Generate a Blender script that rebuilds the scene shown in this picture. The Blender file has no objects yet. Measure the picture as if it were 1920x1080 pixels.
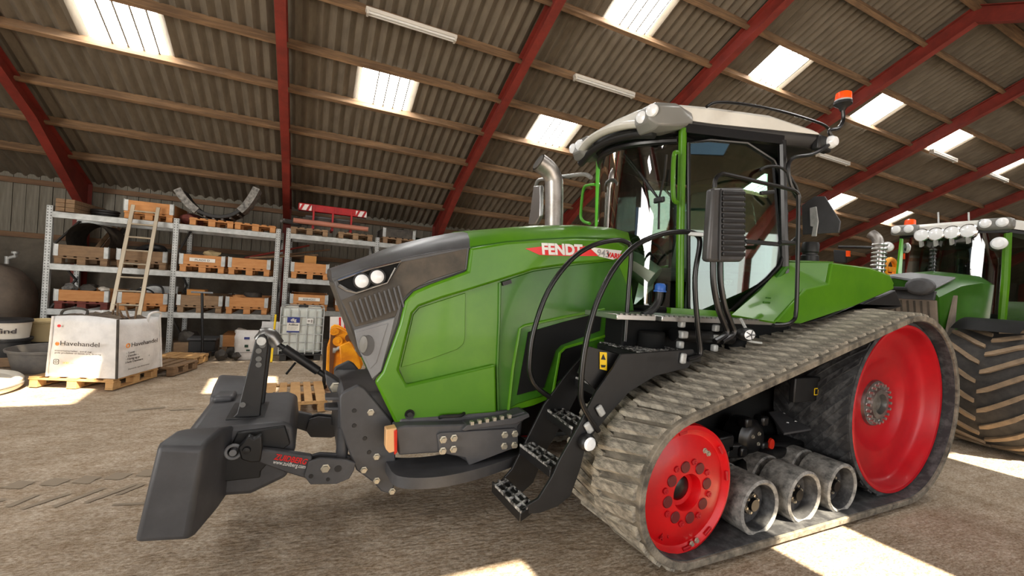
import bpy, bmesh, math, random
from mathutils import Vector, Matrix
random.seed(11)
S = bpy.context.scene
COL = S.collection
R = math.radians

# ------------------------------------------------------------------ camera
# world: X runs along the barn (the tractors point to -X), Y towards the rack wall, Z up
FPX = 805.2
YAW, PIT, ROL = R(25.03), R(-.5), R(4.02)
EYE = Vector((0, 0, 1.8))
FWD = Vector((math.sin(YAW)*math.cos(PIT), math.cos(YAW)*math.cos(PIT), math.sin(PIT)))
_r0 = Vector((math.cos(YAW), -math.sin(YAW), 0)); _u0 = _r0.cross(FWD)
RGT = _r0*math.cos(ROL) + _u0*math.sin(ROL)
UPV = -_r0*math.sin(ROL) + _u0*math.cos(ROL)
cd = bpy.data.cameras.new('camera'); cam = bpy.data.objects.new('camera', cd); COL.objects.link(cam)
cd.sensor_width = 36; cd.lens = FPX/1920*36; cd.clip_start = .05; cd.clip_end = 300
m = Matrix((RGT, UPV, -FWD)).transposed().to_4x4(); m.translation = EYE
cam.matrix_world = m
S.camera = cam

# ------------------------------------------------------------------ sky, sun, fill lamps added in unseen gate openings
w = bpy.data.worlds.new('sky'); S.world = w; w.use_nodes = True
nt = w.node_tree
bg = nt.nodes['Background']
sky = nt.nodes.new('ShaderNodeTexSky'); sky.sky_type = 'HOSEK_WILKIE'
sky.sun_direction = Vector((-.12, -.58, .80)).normalized(); sky.turbidity = 4; sky.ground_albedo = .4
nt.links.new(sky.outputs[0], bg.inputs[0]); bg.inputs[1].default_value = 1.6
sd = bpy.data.lights.new('sun', 'SUN'); sun = bpy.data.objects.new('sun', sd); COL.objects.link(sun)
sd.energy = 16; sd.angle = R(.6); sd.color = (1, .88, .68)
SUNDIR = Vector((-.20, .75, -1)).normalized()          # the way the light travels
sun.rotation_euler = SUNDIR.to_track_quat('-Z', 'Y').to_euler()
def gate_fill(name, loc, aim, sx, sy, power, col):
    d = bpy.data.lights.new(name, 'AREA'); d.shape = 'RECTANGLE'; d.size = sx; d.size_y = sy
    d.energy = power; d.color = col
    o = bpy.data.objects.new(name, d); COL.objects.link(o); o.location = loc
    o.rotation_euler = (Vector(aim) - Vector(loc)).to_track_quat('-Z', 'Z').to_euler()
gate_fill('front_fill', (3.0, -4.9, 2.3), (3.0, 4, 1.6), 9, 4, 200, (1, .97, .94))  # added soft fill for the interior from the unseen camera side
gate_fill('gable_fill', (-8.8, -1.2, 2.2), (0, 1.0, 2.0), 5, 4, 480, (1, .97, .92))  # added side fill, placed for the roof stripes and the windscreen reflection
S.view_settings.view_transform = 'Standard'; S.view_settings.look = 'None'
S.view_settings.gamma = 1; S.view_settings.use_curve_mapping = False
S.view_settings.exposure = 0.8

# ------------------------------------------------------------------ helpers
def at(px, py, X=None, Y=None, Z=None):
    """the point of the place seen at a pixel of the 1920x1080 photograph, on a known plane"""
    d = FWD + RGT*((px-960)/FPX) - UPV*((py-540)/FPX)
    if X is not None: t = (X-EYE.x)/d.x
    elif Y is not None: t = (Y-EYE.y)/d.y
    else: t = (Z-EYE.z)/d.z
    return EYE + d*t
def lin(r, g, b):
    f = lambda c: (c/255/12.92 if c/255 <= .04045 else ((c/255+.055)/1.055)**2.4)
    return (f(r), f(g), f(b), 1)
MATS = {}
def mat(name, rgb, rough=.5, metal=0., rgb2=None, scale=6., mix=(.4, .65), bump=0., bscale=None, coat=0., spec=.5, stretch=(1,1,1), detail=6):
    if name in MATS: return MATS[name]
    M = bpy.data.materials.new(name); M.use_nodes = True; n = M.node_tree; L = n.links
    b = n.nodes['Principled BSDF']
    b.inputs['Base Color'].default_value = lin(*rgb); b.inputs['Roughness'].default_value = rough
    b.inputs['Metallic'].default_value = metal; b.inputs['Coat Weight'].default_value = coat
    b.inputs['Coat Roughness'].default_value = .08
    b.inputs['Specular IOR Level'].default_value = spec
    tc = n.nodes.new('ShaderNodeTexCoord'); mp = n.nodes.new('ShaderNodeMapping'); mp.inputs['Scale'].default_value = stretch
    L.new(tc.outputs['Object'], mp.inputs['Vector'])
    if rgb2:
        no = n.nodes.new('ShaderNodeTexNoise'); no.inputs['Scale'].default_value = scale; no.inputs['Detail'].default_value = detail
        no.inputs['Roughness'].default_value = .65
        L.new(mp.outputs[0], no.inputs['Vector'])
        cr = n.nodes.new('ShaderNodeValToRGB'); cr.color_ramp.elements[0].position = mix[0]; cr.color_ramp.elements[1].position = mix[1]
        cr.color_ramp.elements[0].color = lin(*rgb); cr.color_ramp.elements[1].color = lin(*rgb2)
        L.new(no.outputs['Fac'], cr.inputs[0]); L.new(cr.outputs[0], b.inputs['Base Color'])
    if bump:
        n2 = n.nodes.new('ShaderNodeTexNoise'); n2.inputs['Scale'].default_value = bscale or scale*4; n2.inputs['Detail'].default_value = 5
        L.new(mp.outputs[0], n2.inputs['Vector'])
        bp = n.nodes.new('ShaderNodeBump'); bp.inputs['Strength'].default_value = bump; bp.inputs['Distance'].default_value = .02
        L.new(n2.outputs['Fac'], bp.inputs['Height']); L.new(bp.outputs[0], b.inputs['Normal'])
    MATS[name] = M; return M
def emit(name, rgb, strength):
    M = bpy.data.materials.new(name); M.use_nodes = True; b = M.node_tree.nodes['Principled BSDF']
    b.inputs['Base Color'].default_value = lin(*rgb); b.inputs['Emission Color'].default_value = lin(*rgb); b.inputs['Emission Strength'].default_value = strength
    MATS[name] = M; return M
def glass(name, tint, opacity, rough=.02):
    M = bpy.data.materials.new(name); M.use_nodes = True; n = M.node_tree; L = n.links
    out = n.nodes['Material Output']; n.nodes.remove(n.nodes['Principled BSDF'])
    tr = n.nodes.new('ShaderNodeBsdfTransparent'); tr.inputs[0].default_value = lin(*tint)
    gl = n.nodes.new('ShaderNodeBsdfGlossy'); gl.inputs['Roughness'].default_value = rough
    fr = n.nodes.new('ShaderNodeFresnel'); fr.inputs[0].default_value = 1.5
    ma = n.nodes.new('ShaderNodeMath'); ma.operation = 'MULTIPLY_ADD'; ma.inputs[1].default_value = 1.6; ma.inputs[2].default_value = opacity
    mx = n.nodes.new('ShaderNodeMixShader'); L.new(fr.outputs[0], ma.inputs[0]); L.new(ma.outputs[0], mx.inputs[0])
    L.new(tr.outputs[0], mx.inputs[1]); L.new(gl.outputs[0], mx.inputs[2]); L.new(mx.outputs[0], out.inputs[0])
    MATS[name] = M; return M
# --- mesh pieces
def new(): return bmesh.new()
def quad(bm, *p): return bm.faces.new([bm.verts.new(Vector(q)) for q in p])
def box(bm, c, s, rot=None):
    c = Vector(c); h = [x/2 for x in s]
    v = []
    for z in (-1, 1):
        for y in (-1, 1):
            for x in (-1, 1):
                q = Vector((x*h[0], y*h[1], z*h[2]))
                if rot is not None: q = rot @ q
                v.append(bm.verts.new(c+q))
    for f in ((0,2,3,1), (4,5,7,6), (0,1,5,4), (2,6,7,3), (0,4,6,2), (1,3,7,5)): bm.faces.new([v[i] for i in f])
def bx(bm, x0, x1, y0, y1, z0, z1): box(bm, ((x0+x1)/2, (y0+y1)/2, (z0+z1)/2), (abs(x1-x0), abs(y1-y0), abs(z1-z0)))
def bar(bm, a, b, w, h, up=(0,0,1)):
    """a rectangular bar from a to b, w wide (sideways) and h high (along up)"""
    a, b = Vector(a), Vector(b); d = (b-a); l = d.length; d.normalize()
    s = d.cross(Vector(up)).normalized(); u = s.cross(d)
    box(bm, (a+b)/2, (l, w, h), Matrix((d, s, u)).transposed())
def prism(bm, pts, vec):
    """polygon (3-D points) pushed along vec"""
    vec = Vector(vec); pts = [Vector(p) for p in pts]; n = len(pts)
    nr = Vector((0,0,0))
    for i in range(n): nr += pts[i].cross(pts[(i+1) % n])
    if nr.dot(vec) > 0: pts.reverse()
    a = [bm.verts.new(p) for p in pts]; b = [bm.verts.new(p+vec) for p in pts]
    bm.faces.new(a); bm.faces.new(b[::-1])
    for i in range(n):
        j = (i+1) % n; bm.faces.new((a[j], a[i], b[i], b[j]))
def ring_prism(bm, outer, inner, vec):
    """a frame between two polygons with equally many points, pushed along vec"""
    vec = Vector(vec); n = len(outer)
    o = [Vector(p) for p in outer]; i_ = [Vector(p) for p in inner]
    A = [bm.verts.new(p) for p in o]; B = [bm.verts.new(p) for p in i_]
    C = [bm.verts.new(p+vec) for p in o]; D = [bm.verts.new(p+vec) for p in i_]
    for k in range(n):
        j = (k+1) % n
        bm.faces.new((A[k], A[j], B[j], B[k])); bm.faces.new((C[j], C[k], D[k], D[j]))
        bm.faces.new((A[j], A[k], C[k], C[j])); bm.faces.new((B[k], B[j], D[j], D[k]))
    bmesh.ops.recalc_face_normals(bm, faces=bm.faces)
def smooth_path(pts, n=6):
    """Catmull-Rom through the points"""
    p = [Vector(q) for q in pts]; out = []
    for i in range(len(p)-1):
        a = p[max(i-1, 0)]; b = p[i]; c = p[i+1]; d = p[min(i+2, len(p)-1)]
        for k in range(n):
            t = k/n
            out.append(.5*((2*b)+(c-a)*t+(2*a-5*b+4*c-d)*t*t+(3*b-a-3*c+d)*t**3))
    out.append(p[-1]); return out
def tube(bm, pts, r, seg=8, caps=True, closed=False):
    p = [Vector(q) for q in pts]; n = len(p); rings = []
    rr = r if hasattr(r, '__len__') else [r]*n
    prev = None
    for i in range(n):
        if closed: d = p[(i+1) % n]-p[i-1]
        else: d = p[min(i+1, n-1)]-p[max(i-1, 0)]
        d.normalize()
        if prev is None:
            u = d.orthogonal().normalized()
        else:
            u = prev - d*prev.dot(d)
            u = u.normalized() if u.length > 1e-6 else d.orthogonal().normalized()
        prev = u; v = d.cross(u)
        rings.append([bm.verts.new(p[i]+(u*math.cos(2*math.pi*k/seg)+v*math.sin(2*math.pi*k/seg))*rr[i]) for k in range(seg)])
    for i in range(n if closed else n-1):
        a, b = rings[i], rings[(i+1) % n]
        for k in range(seg):
            j = (k+1) % seg; bm.faces.new((a[k], a[j], b[j], b[k]))
    if caps and not closed:
        bm.faces.new(rings[0][::-1]); bm.faces.new(rings[-1])
def lathe(bm, prof, c, axis='Y', seg=32, cap=False):
    """profile of (radius, distance along the axis) spun about an axis through c"""
    c = Vector(c); rings = []
    for r, a in prof:
        ring = []
        for k in range(seg):
            t = 2*math.pi*k/seg; x, y = r*math.cos(t), r*math.sin(t)
            q = {'Y': (x, a, y), 'X': (a, x, y), 'Z': (x, y, a)}[axis]
            ring.append(bm.verts.new(c+Vector(q)))
        rings.append(ring)
    for i in range(len(rings)-1):
        a, b = rings[i], rings[i+1]
        for k in range(seg):
            j = (k+1) % seg; bm.faces.new((a[k], a[j], b[j], b[k]))
    if cap:
        bm.faces.new(rings[0]); bm.faces.new(rings[-1][::-1])
    bmesh.ops.recalc_face_normals(bm, faces=bm.faces)
def cyl(bm, a, b, r, seg=14): tube(bm, [a, b], r, seg)
def rounded(pts, r, n=4):
    """round the corners of a polygon of 3-D points"""
    p = [Vector(q) for q in pts]; out = []; m_ = len(p)
    for i in range(m_):
        a, b, c = p[i-1], p[i], p[(i+1) % m_]
        rad = r[i] if hasattr(r, '__len__') else r
        if rad <= 0: out.append(b); continue
        la, lc = (a-b).length, (c-b).length
        q0 = b+(a-b)*min(rad/la, .48); q1 = b+(c-b)*min(rad/lc, .48)
        for k in range(n+1):
            t = k/n; out.append(q0*(1-t)**2+b*2*t*(1-t)+q1*t*t)
    return out
def inset(pts, k):
    p = [Vector(q) for q in pts]; c = sum(p, Vector())/len(p)
    return [c+(q-c)*k for q in p]
# --- objects
BASE = {}
def tag(o, label=None, cat=None, group=None, kind=None):
    if label: o['label'] = label
    if cat: o['category'] = cat
    if group: o['group'] = group
    if kind: o['kind'] = kind
    return o
def thing(name, label, cat, loc=(0,0,0), group=None):
    o = bpy.data.objects.new(name, None); COL.objects.link(o); o.location = loc; o.empty_display_size = .1
    BASE[o] = Vector(loc); return tag(o, label, cat, group)
def obj(name, bm, M, parent=None, bevel=0, smooth=True, label=None, kind=None, seg=2, ang=35):
    me = bpy.data.meshes.new(name)
    base = BASE.get(parent, Vector()) if parent else Vector()
    if base.length: bmesh.ops.translate(bm, verts=bm.verts, vec=-base)
    bm.to_mesh(me); bm.free()
    me.materials.append(MATS[M] if isinstance(M, str) else M)
    o = bpy.data.objects.new(name, me); COL.objects.link(o)
    if smooth:
        me.polygons.foreach_set('use_smooth', [True]*len(me.polygons))
        me.set_sharp_from_angle(angle=R(38))
    if bevel:
        b = o.modifiers.new('bevel', 'BEVEL'); b.width = bevel; b.segments = seg; b.limit_method = 'ANGLE'; b.angle_limit = R(ang)
        b.harden_normals = False
    if parent is not None: o.parent = parent; BASE[o] = base
    if label: o['label'] = label
    if kind: o['kind'] = kind
    return o
def single(name, bm, M, label, cat, group=None, bevel=0, smooth=True, kind=None):
    """a thing that is one mesh, its origin at its own base"""
    lo = Vector((min(v.co.x for v in bm.verts)+max(v.co.x for v in bm.verts), min(v.co.y for v in bm.verts)+max(v.co.y for v in bm.verts), 2*min(v.co.z for v in bm.verts)))/2
    bmesh.ops.translate(bm, verts=bm.verts, vec=-lo)
    o = obj(name, bm, M, None, bevel, smooth); o.location = lo
    return tag(o, label, cat, group, kind)
def put(src, loc, name=None, parent=None, rot=None):
    """another object sharing the mesh of src"""
    o = bpy.data.objects.new(name or src.name.split('.')[0], src.data); COL.objects.link(o)
    for md in src.modifiers:
        b = o.modifiers.new(md.name, md.type); b.width = md.width; b.segments = md.segments; b.limit_method = md.limit_method; b.angle_limit = md.angle_limit
    if parent is not None: o.parent = parent; BASE[o] = BASE.get(parent, Vector()); loc = Vector(loc)-BASE[o]
    o.location = loc
    if rot is not None: o.rotation_euler = rot
    return o
def copy_tree(o, loc=None, rotz=None, parent=None):
    c = o.copy(); COL.objects.link(c)
    if parent is not None: c.parent = parent
    if loc is not None: c.location = loc; BASE[c] = Vector(loc)
    if rotz is not None: c.rotation_euler.z = rotz
    for ch in list(o.children): copy_tree(ch, parent=c)
    return c
def text(name, body, M, o, xdir, ydir, size, parent=None, depth=.002, shear=0, bold=0, label=None, align='LEFT', width=None):
    """flat lettering: o = lower left corner, xdir = reading direction, ydir = up"""
    c = bpy.data.curves.new('lettering', 'FONT'); c.body = body; c.size = size; c.shear = shear; c.extrude = depth; c.offset = bold; c.align_x = align; c.resolution_u = 3
    tmp = bpy.data.objects.new('lettering', c); COL.objects.link(tmp)
    bpy.context.view_layer.update()
    me = bpy.data.meshes.new_from_object(tmp.evaluated_get(bpy.context.evaluated_depsgraph_get()))
    bpy.data.objects.remove(tmp); bpy.data.curves.remove(c)
    if width:
        x1 = max(v.co.x for v in me.vertices); x0 = min(v.co.x for v in me.vertices)
        me.transform(Matrix.Diagonal((width/(x1-x0), 1, 1, 1)) @ Matrix.Translation((-x0, 0, 0)))
    x = Vector(xdir).normalized(); y = Vector(ydir); y = (y-x*y.dot(x)).normalized(); z = x.cross(y)
    mm = Matrix((x, y, z)).transposed().to_4x4()
    base = BASE.get(parent, Vector()) if parent else Vector()
    mm.translation = Vector(o)-base
    me.transform(mm); me.materials.clear(); me.materials.append(MATS[M] if isinstance(M, str) else M)
    t = bpy.data.objects.new(name, me); COL.objects.link(t)
    if parent is not None: t.parent = parent; BASE[t] = base
    if label: t['label'] = label
    return t

# ------------------------------------------------------------------ materials
def floor_material():
    M = mat('floor', (184,170,152), .94, rgb2=(216,203,186), scale=1.0, mix=(.3,.68), bump=.7, bscale=16, stretch=(1,2.0,1), spec=.2, detail=12)
    n = M.node_tree; L = n.links; b = n.nodes['Principled BSDF']; cr = [k for k in n.nodes if k.type == 'VALTORGB'][0]; mp = [k for k in n.nodes if k.type == 'MAPPING'][0]
    base = cr.outputs[0]
    for sc, p0, p1, c0, c1 in ((38, .38, .60, (196,186,172), (255,255,255)), (4.5, .34, .60, (222,214,204), (255,255,255)), (150, .35, .6, (204,197,188), (255,255,255))):
        no = n.nodes.new('ShaderNodeTexNoise'); no.inputs['Scale'].default_value = sc; no.inputs['Detail'].default_value = 8; no.inputs['Roughness'].default_value = .7
        L.new(mp.outputs[0], no.inputs['Vector'])
        r = n.nodes.new('ShaderNodeValToRGB'); r.color_ramp.elements[0].position = p0; r.color_ramp.elements[1].position = p1
        r.color_ramp.elements[0].color = lin(*c0); r.color_ramp.elements[1].color = lin(*c1)
        L.new(no.outputs['Fac'], r.inputs[0])
        mx = n.nodes.new('ShaderNodeMix'); mx.data_type = 'RGBA'; mx.blend_type = 'MULTIPLY'; mx.inputs[0].default_value = 1
        L.new(base, mx.inputs[6]); L.new(r.outputs[0], mx.inputs[7]); base = mx.outputs[2]
    L.new(base, b.inputs['Base Color'])
floor_material()
mat('roof_sheet', (94,86,75), .9, rgb2=(126,116,101), scale=2.2, mix=(.3,.7), stretch=(3,.6,1), spec=.2)
mat('purlin_wood', (112,90,70), .85, rgb2=(150,120,90), scale=4, stretch=(.4,4,4), spec=.2)
mat('red_steel', (138,50,40), .6, rgb2=(114,42,34), scale=3)
mat('masonry', (118,110,98), .95, rgb2=(92,86,76), scale=1.6, bump=.3, bscale=30)
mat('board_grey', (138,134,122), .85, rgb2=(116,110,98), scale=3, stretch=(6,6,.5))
mat('rail_wood', (112,86,66), .85, rgb2=(136,106,80), scale=4, stretch=(.5,4,4))
mat('lamp_white', (205,200,190), .4)
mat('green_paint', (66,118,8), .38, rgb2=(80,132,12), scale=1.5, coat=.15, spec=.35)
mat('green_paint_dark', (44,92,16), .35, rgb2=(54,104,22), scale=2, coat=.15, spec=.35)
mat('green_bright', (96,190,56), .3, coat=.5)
mat('graphite', (60,60,62), .5, rgb2=(72,72,74), scale=4)
mat('graphite_light', (122,124,126), .45, rgb2=(110,110,112), scale=3)
mat('grille_dust', (84,76,66), .7, rgb2=(62,58,52), scale=5)
mat('hood_black', (70,70,72), .42, rgb2=(56,55,54), scale=3)
mat('black_plastic', (15,15,16), .48, rgb2=(24,24,25), scale=7)
mat('black_gloss', (12,12,13), .34)
mat('black_worn', (24,24,24), .55, rgb2=(190,188,184), scale=20, mix=(.44,.62), stretch=(1,1,1))
mat('black_interior', (14,15,15), .75, spec=.2)
mat('rubber_track', (78,74,67), .88, rgb2=(140,131,116), scale=7, mix=(.34,.66), bump=.4, bscale=40, spec=.25, stretch=(1.5,.6,1.5))
mat('rubber_lug', (98,94,86), .9, rgb2=(176,168,152), scale=7, mix=(.36,.6), bump=.6, bscale=40, spec=.2, stretch=(3,1,1))
mat('rust', (104,62,30), .8)
mat('mud', (140,126,108), .95)
mat('wheel_hole', (96,4,12), .5)
mat('rubber_inner', (40,40,42), .75, rgb2=(92,92,92), scale=9, mix=(.45,.75))
mat('rubber_tyre', (44,42,40), .85, rgb2=(62,58,54), scale=6, bump=.2)
mat('lug_dust', (150,128,102), .9, rgb2=(112,96,78), scale=6, mix=(.35,.7))
mat('roller_grey', (156,153,147), .66, rgb2=(78,77,75), scale=16, mix=(.36,.66), bump=.3, bscale=30)
mat('wheel_red', (210,6,16), .4, rgb2=(184,5,14), scale=2, coat=.1, spec=.4)
mat('wheel_red_deep', (182,8,24), .42, rgb2=(158,7,20), scale=2, coat=.1, spec=.4)
mat('chrome', (220,220,222), .16, metal=1)
mat('steel', (160,160,158), .38, metal=.9, rgb2=(120,118,116), scale=8)
mat('steel_bright', (196,196,194), .3, metal=.9)
mat('exhaust_steel', (176,172,168), .4, metal=.8, rgb2=(140,134,128), scale=5)
mat('zinc', (186,188,186), .5, metal=.35, rgb2=(160,162,160), scale=9)
mat('zinc_dark', (100,100,98), .6, metal=.3)
mat('bolt_zinc', (176,170,154), .35, metal=.6)
mat('white_roof', (214,212,204), .4, rgb2=(200,198,190), scale=2)
mat('white_plastic', (222,222,218), .5)
mat('lens', (235,238,240), .1, spec=.8)
mat('lamp_grey', (118,118,114), .35)
mat('amber', (255,84,14), .25)
mat('red_lens', (190,40,20), .25)
mat('orange_lens', (216,170,120), .25)
mat('decal_red', (214,28,30), .35)
mat('decal_white', (225,225,222), .4)
mat('decal_grey', (150,150,150), .5)
mat('decal_yellow', (240,200,20), .5)
mat('decal_black', (18,18,18), .5)
mat('decal_blue', (40,52,120), .5)
mat('seat_grey', (92,98,94), .8)
mat('seat_pale', (140,150,136), .8)
mat('blue_cap', (40,90,170), .4)
mat('pallet_wood', (196,156,104), .8, rgb2=(168,128,82), scale=5, stretch=(2,2,2), mix=(.3,.7))
mat('pallet_orange', (200,144,90), .75, rgb2=(178,118,66), scale=4, mix=(.3,.7), stretch=(1,5,5))
mat('pallet_old', (146,118,88), .85, rgb2=(118,94,72), scale=6, mix=(.3,.7), stretch=(1,4,4))
mat('pallet_red', (120,60,52), .85, rgb2=(94,48,42), scale=6)
mat('bag_white', (226,224,222), .85, rgb2=(206,204,202), scale=4, bump=.35, bscale=9)
mat('print_black', (60,52,50), .7)
mat('print_orange', (226,140,60), .7)
mat('print_grey', (150,144,140), .7)
mat('earth', (112,98,84), .95, rgb2=(76,66,58), scale=9, bump=.8)
mat('tub_grey', (102,98,94), .75, rgb2=(122,116,108), scale=4)
mat('plastic_black', (38,37,37), .6)
mat('plastic_white', (222,214,200), .55)
mat('plastic_cream', (196,176,132), .6)
mat('tank_brown', (140,126,112), .7, rgb2=(112,102,92), scale=2.5, bump=.1)
mat('ibc_plastic', (206,210,204), .4, rgb2=(186,192,186), scale=2)
mat('orange_paint', (246,164,14), .42, rgb2=(214,126,10), scale=4)
mat('hazard_white', (232,226,222), .5)
mat('implement_red', (186,20,28), .45, rgb2=(150,18,24), scale=5)
mat('pipe_pink', (172,112,92), .7)
mat('tarp_green', (24,58,44), .7)
mat('cardboard', (190,134,74), .85)
mat('concrete_pipe', (92,84,76), .9, rgb2=(70,64,58), scale=5)
mat('junk_dark', (58,54,50), .8, rgb2=(80,74,66), scale=9)
mat('ladder_alu', (176,164,144), .45, metal=.6)
mat('label_paper', (226,222,212), .7)
glass('cab_glass', (196,216,204), .05)
glass('cab_glass_dark', (150,172,160), .06)
# ================================================================== THE BARN
WALLY, EAVE, TAN = 12.5, 3.40, math.tan(R(25.2))
RIDGEY = 3.68; RIDGEZ = EAVE+(WALLY-RIDGEY)*TAN
XL, XR = -9.0, 33.0; YF = RIDGEY-(WALLY-RIDGEY)          # gable ends, front wall
CT, ST = math.cos(R(25.2)), math.sin(R(25.2))
def roofz(y): return RIDGEZ-abs(y-RIDGEY)*TAN
def struct(name, bm, M, bevel=0, smooth=False):
    o = obj(name, bm, M, None, bevel, smooth); o['kind'] = 'structure'; return o
# floor: gently uneven compacted ground with tyre prints pressed into it
bm = new(); NX, NY = 150, 110
def floor_h(x, y):
    h = .006*math.sin(x*1.7+y*.6)*math.sin(y*1.3)+.004*math.sin(x*4.1-y*3.3)
    for tx in range(-6, 1):                                # prints of a tyre's lugs in the dust
        pass
    return h-.012
xs = [XL+(XR-XL)*(i/NX)**1.0 for i in range(NX+1)]; ys = [YF+(WALLY-YF)*j/NY for j in range(NY+1)]
vv = [[bm.verts.new((x, y, floor_h(x, y))) for y in ys] for x in xs]
for i in range(NX):
    for j in range(NY): bm.faces.new((vv[i][j], vv[i+1][j], vv[i+1][j+1], vv[i][j+1]))
floor = struct('floor', bm, 'floor', smooth=True)
# prints of tyre lugs, dried mud lying on the floor
bm = new(); rm = random.Random(5)
def mud(c, d, l, w_):
    c = Vector(c); d = Vector(d).normalized(); s_ = Vector((-d.y, d.x, 0)); n_ = 7
    A = [bm.verts.new(c+d*(l*(i/n_-.5))+s_*w_*(.5+rm.uniform(-.07, .07))+Vector((0, 0, .004))) for i in range(n_+1)]
    B = [bm.verts.new(c+d*(l*(i/n_-.5))-s_*w_*(.5+rm.uniform(-.07, .07))+Vector((0, 0, .004))) for i in range(n_+1)]
    for i in range(n_): bm.faces.new((A[i], B[i], B[i+1], A[i+1]))
for (px, py, pl_, qx, qy) in ((15, 948, 0, 70, 925), (40, 952, 0, 130, 922), (100, 948, 0, 195, 912), (160, 940, 0, 255, 905), (-20, 940, 0, 10, 935), (220, 925, 0, 270, 905)):
    a = at(px, py, Z=0); b = at(qx, qy, Z=0); mud((a+b)/2, b-a, (b-a).length, .045)
for (px, py) in ((36, 908), (103, 902), (163, 897), (222, 890), (278, 884)):
    a = at(px, py, Z=0); mud(a, (.4, 1, 0), .12, .13)
a = at(275, 766, Z=0); mud(a, (1, .25, 0), .35, .06)
for k in range(16): mud((rm.uniform(-2.5, 1.5), rm.uniform(2.4, 6.5), 0), (1, rm.uniform(-.3, .5), 0), rm.uniform(.06, .25), rm.uniform(.015, .04))
for v in bm.verts: v.co.z = floor_h(v.co.x, v.co.y)+.006
obj('tyre_prints', bm, 'mud', floor, kind='stuff', smooth=False)
# ceiling: the corrugated sheets, purlins and steel frames all belong to it
ceiling = bpy.data.objects.new('ceiling', None); COL.objects.link(ceiling); ceiling['kind'] = 'structure'; BASE[ceiling] = Vector()
PUR = [11.56, 10.69, 9.79, 8.84, 7.99, 7.12, 6.12, 5.36, 4.46]      # purlins of the slope above the racks
ROWS = [12.5]+PUR+[3.72]
SW = .91                                                    # width of one sheet: five waves
def sheet_mesh(y0, y1, waves=5, w=SW, seg=6):
    """corrugated sheet in its own frame: x across the waves, from the lower edge y0 up to y1"""
    bm = new(); L_ = (abs(y0-y1)+.10)/CT
    n = waves*seg; rows = []
    for s in (0, 1):
        rows.append([bm.verts.new((w*i/n, s*L_, .033*math.cos(2*math.pi*i/seg)+(-.012 if s == 0 else .012))) for i in range(n+1)])
    for i in range(n): bm.faces.new((rows[0][i], rows[1][i], rows[1][i+1], rows[0][i+1]))
    # the lower edge has the thickness of the sheet
    low = [bm.verts.new((v.co.x, v.co.y, v.co.z+.008)) for v in rows[0]]
    for i in range(n): bm.faces.new((rows[0][i+1], low[i+1], low[i], rows[0][i]))
    return bm
SKY1 = [(x, 4) for x in (-3.20, .60, 4.30, 7.95, 11.6, 15.2, 18.8, 22.4)]
SKY2 = [(x, 7) for x in (-2.9, .70, 4.30, 7.88, 11.45, 15.05, 18.65, 22.25)]
def slope_rot(sgn): return (R(25.2)*1, 0, math.pi if sgn > 0 else 0)
sky_cells = set()
nsheet = 0
x_first = .60-SW*11
sky_at = {}
for x, r_ in SKY1+SKY2:
    sky_at[(round((x-x_first)/SW) if x > 0 else 7, r_)] = x
for r_ in range(len(ROWS)-1):
    y0, y1 = ROWS[r_], ROWS[r_+1]
    me = None
    stuff = new()
    for c in range(0, 47):
        sw = SW if c >= 11 else .975
        x = .60+(c-11)*sw
        if (c, r_) in sky_at: continue
        z = roofz(y0)
        near = x < 20.5
        vis = near and not (r_ > 6 and x < -.5)
        M_ = Matrix.Translation((x+sw, y0+.05, z-.02)) @ Matrix.Rotation(math.pi, 4, 'Z') @ Matrix.Rotation(R(25.2), 4, 'X') @ Matrix.Diagonal((sw/SW, 1, 1, 1))
        if vis and nsheet < 292:
            if me is None:
                o = obj('roof_sheet', sheet_mesh(y0, y1), 'roof_sheet', None); me = o.data
                o.parent = ceiling
            else:
                o = bpy.data.objects.new('roof_sheet', me); COL.objects.link(o); o.parent = ceiling
            o.matrix_local = M_; nsheet += 1
        else:
            t = sheet_mesh(y0, y1); bmesh.ops.transform(t, matrix=M_, verts=t.verts)
            tm = bpy.data.meshes.new('t'); t.to_mesh(tm); t.free(); stuff.from_mesh(tm); bpy.data.meshes.remove(tm)
    if len(stuff.verts): obj('far_roof_sheets', stuff, 'roof_sheet', ceiling, kind='stuff')
    else: stuff.free()
# the other slope, above and behind the camera, with its own skylight openings for the sun
bm = new()
# ground patch wanted by the sun -> opening in the slope it came through
SUNHOLES = []
def sun_from(gx, gy):
    k = SUNDIR.y/-SUNDIR.z; kx = SUNDIR.x/-SUNDIR.z
    y = (gy-k*(RIDGEZ-RIDGEY*TAN))/(1+k*TAN)
    return gx-kx*roofz(y), y
for gx, gy, wd in ((3.68, 1.72, .9), (.95, 1.97, .9), (7.95, 2.1, .9), (-3.45, 7.35, 1.8), (-.85, 7.6, .9)):
    x, y = sun_from(gx, gy); SUNHOLES.append((x-wd/2, x+wd/2, y))
SOUTHWIN = [(x, y) for x in [-6.9+3.65*k for k in range(10)] for y in (-1.0, 1.45) if not any(abs(x+.45-(h[0]+h[1])/2) < 1.4 and abs(y-h[2]) < 1.0 for h in SUNHOLES)]
rects = [(h[0], h[1], h[2]-.36, h[2]+.36) for h in SUNHOLES]+[(x, x+.9, y-.36, y+.36) for x, y in SOUTHWIN]
edges_y = sorted({YF, RIDGEY} | {v for r_ in rects for v in r_[2:]})
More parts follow.
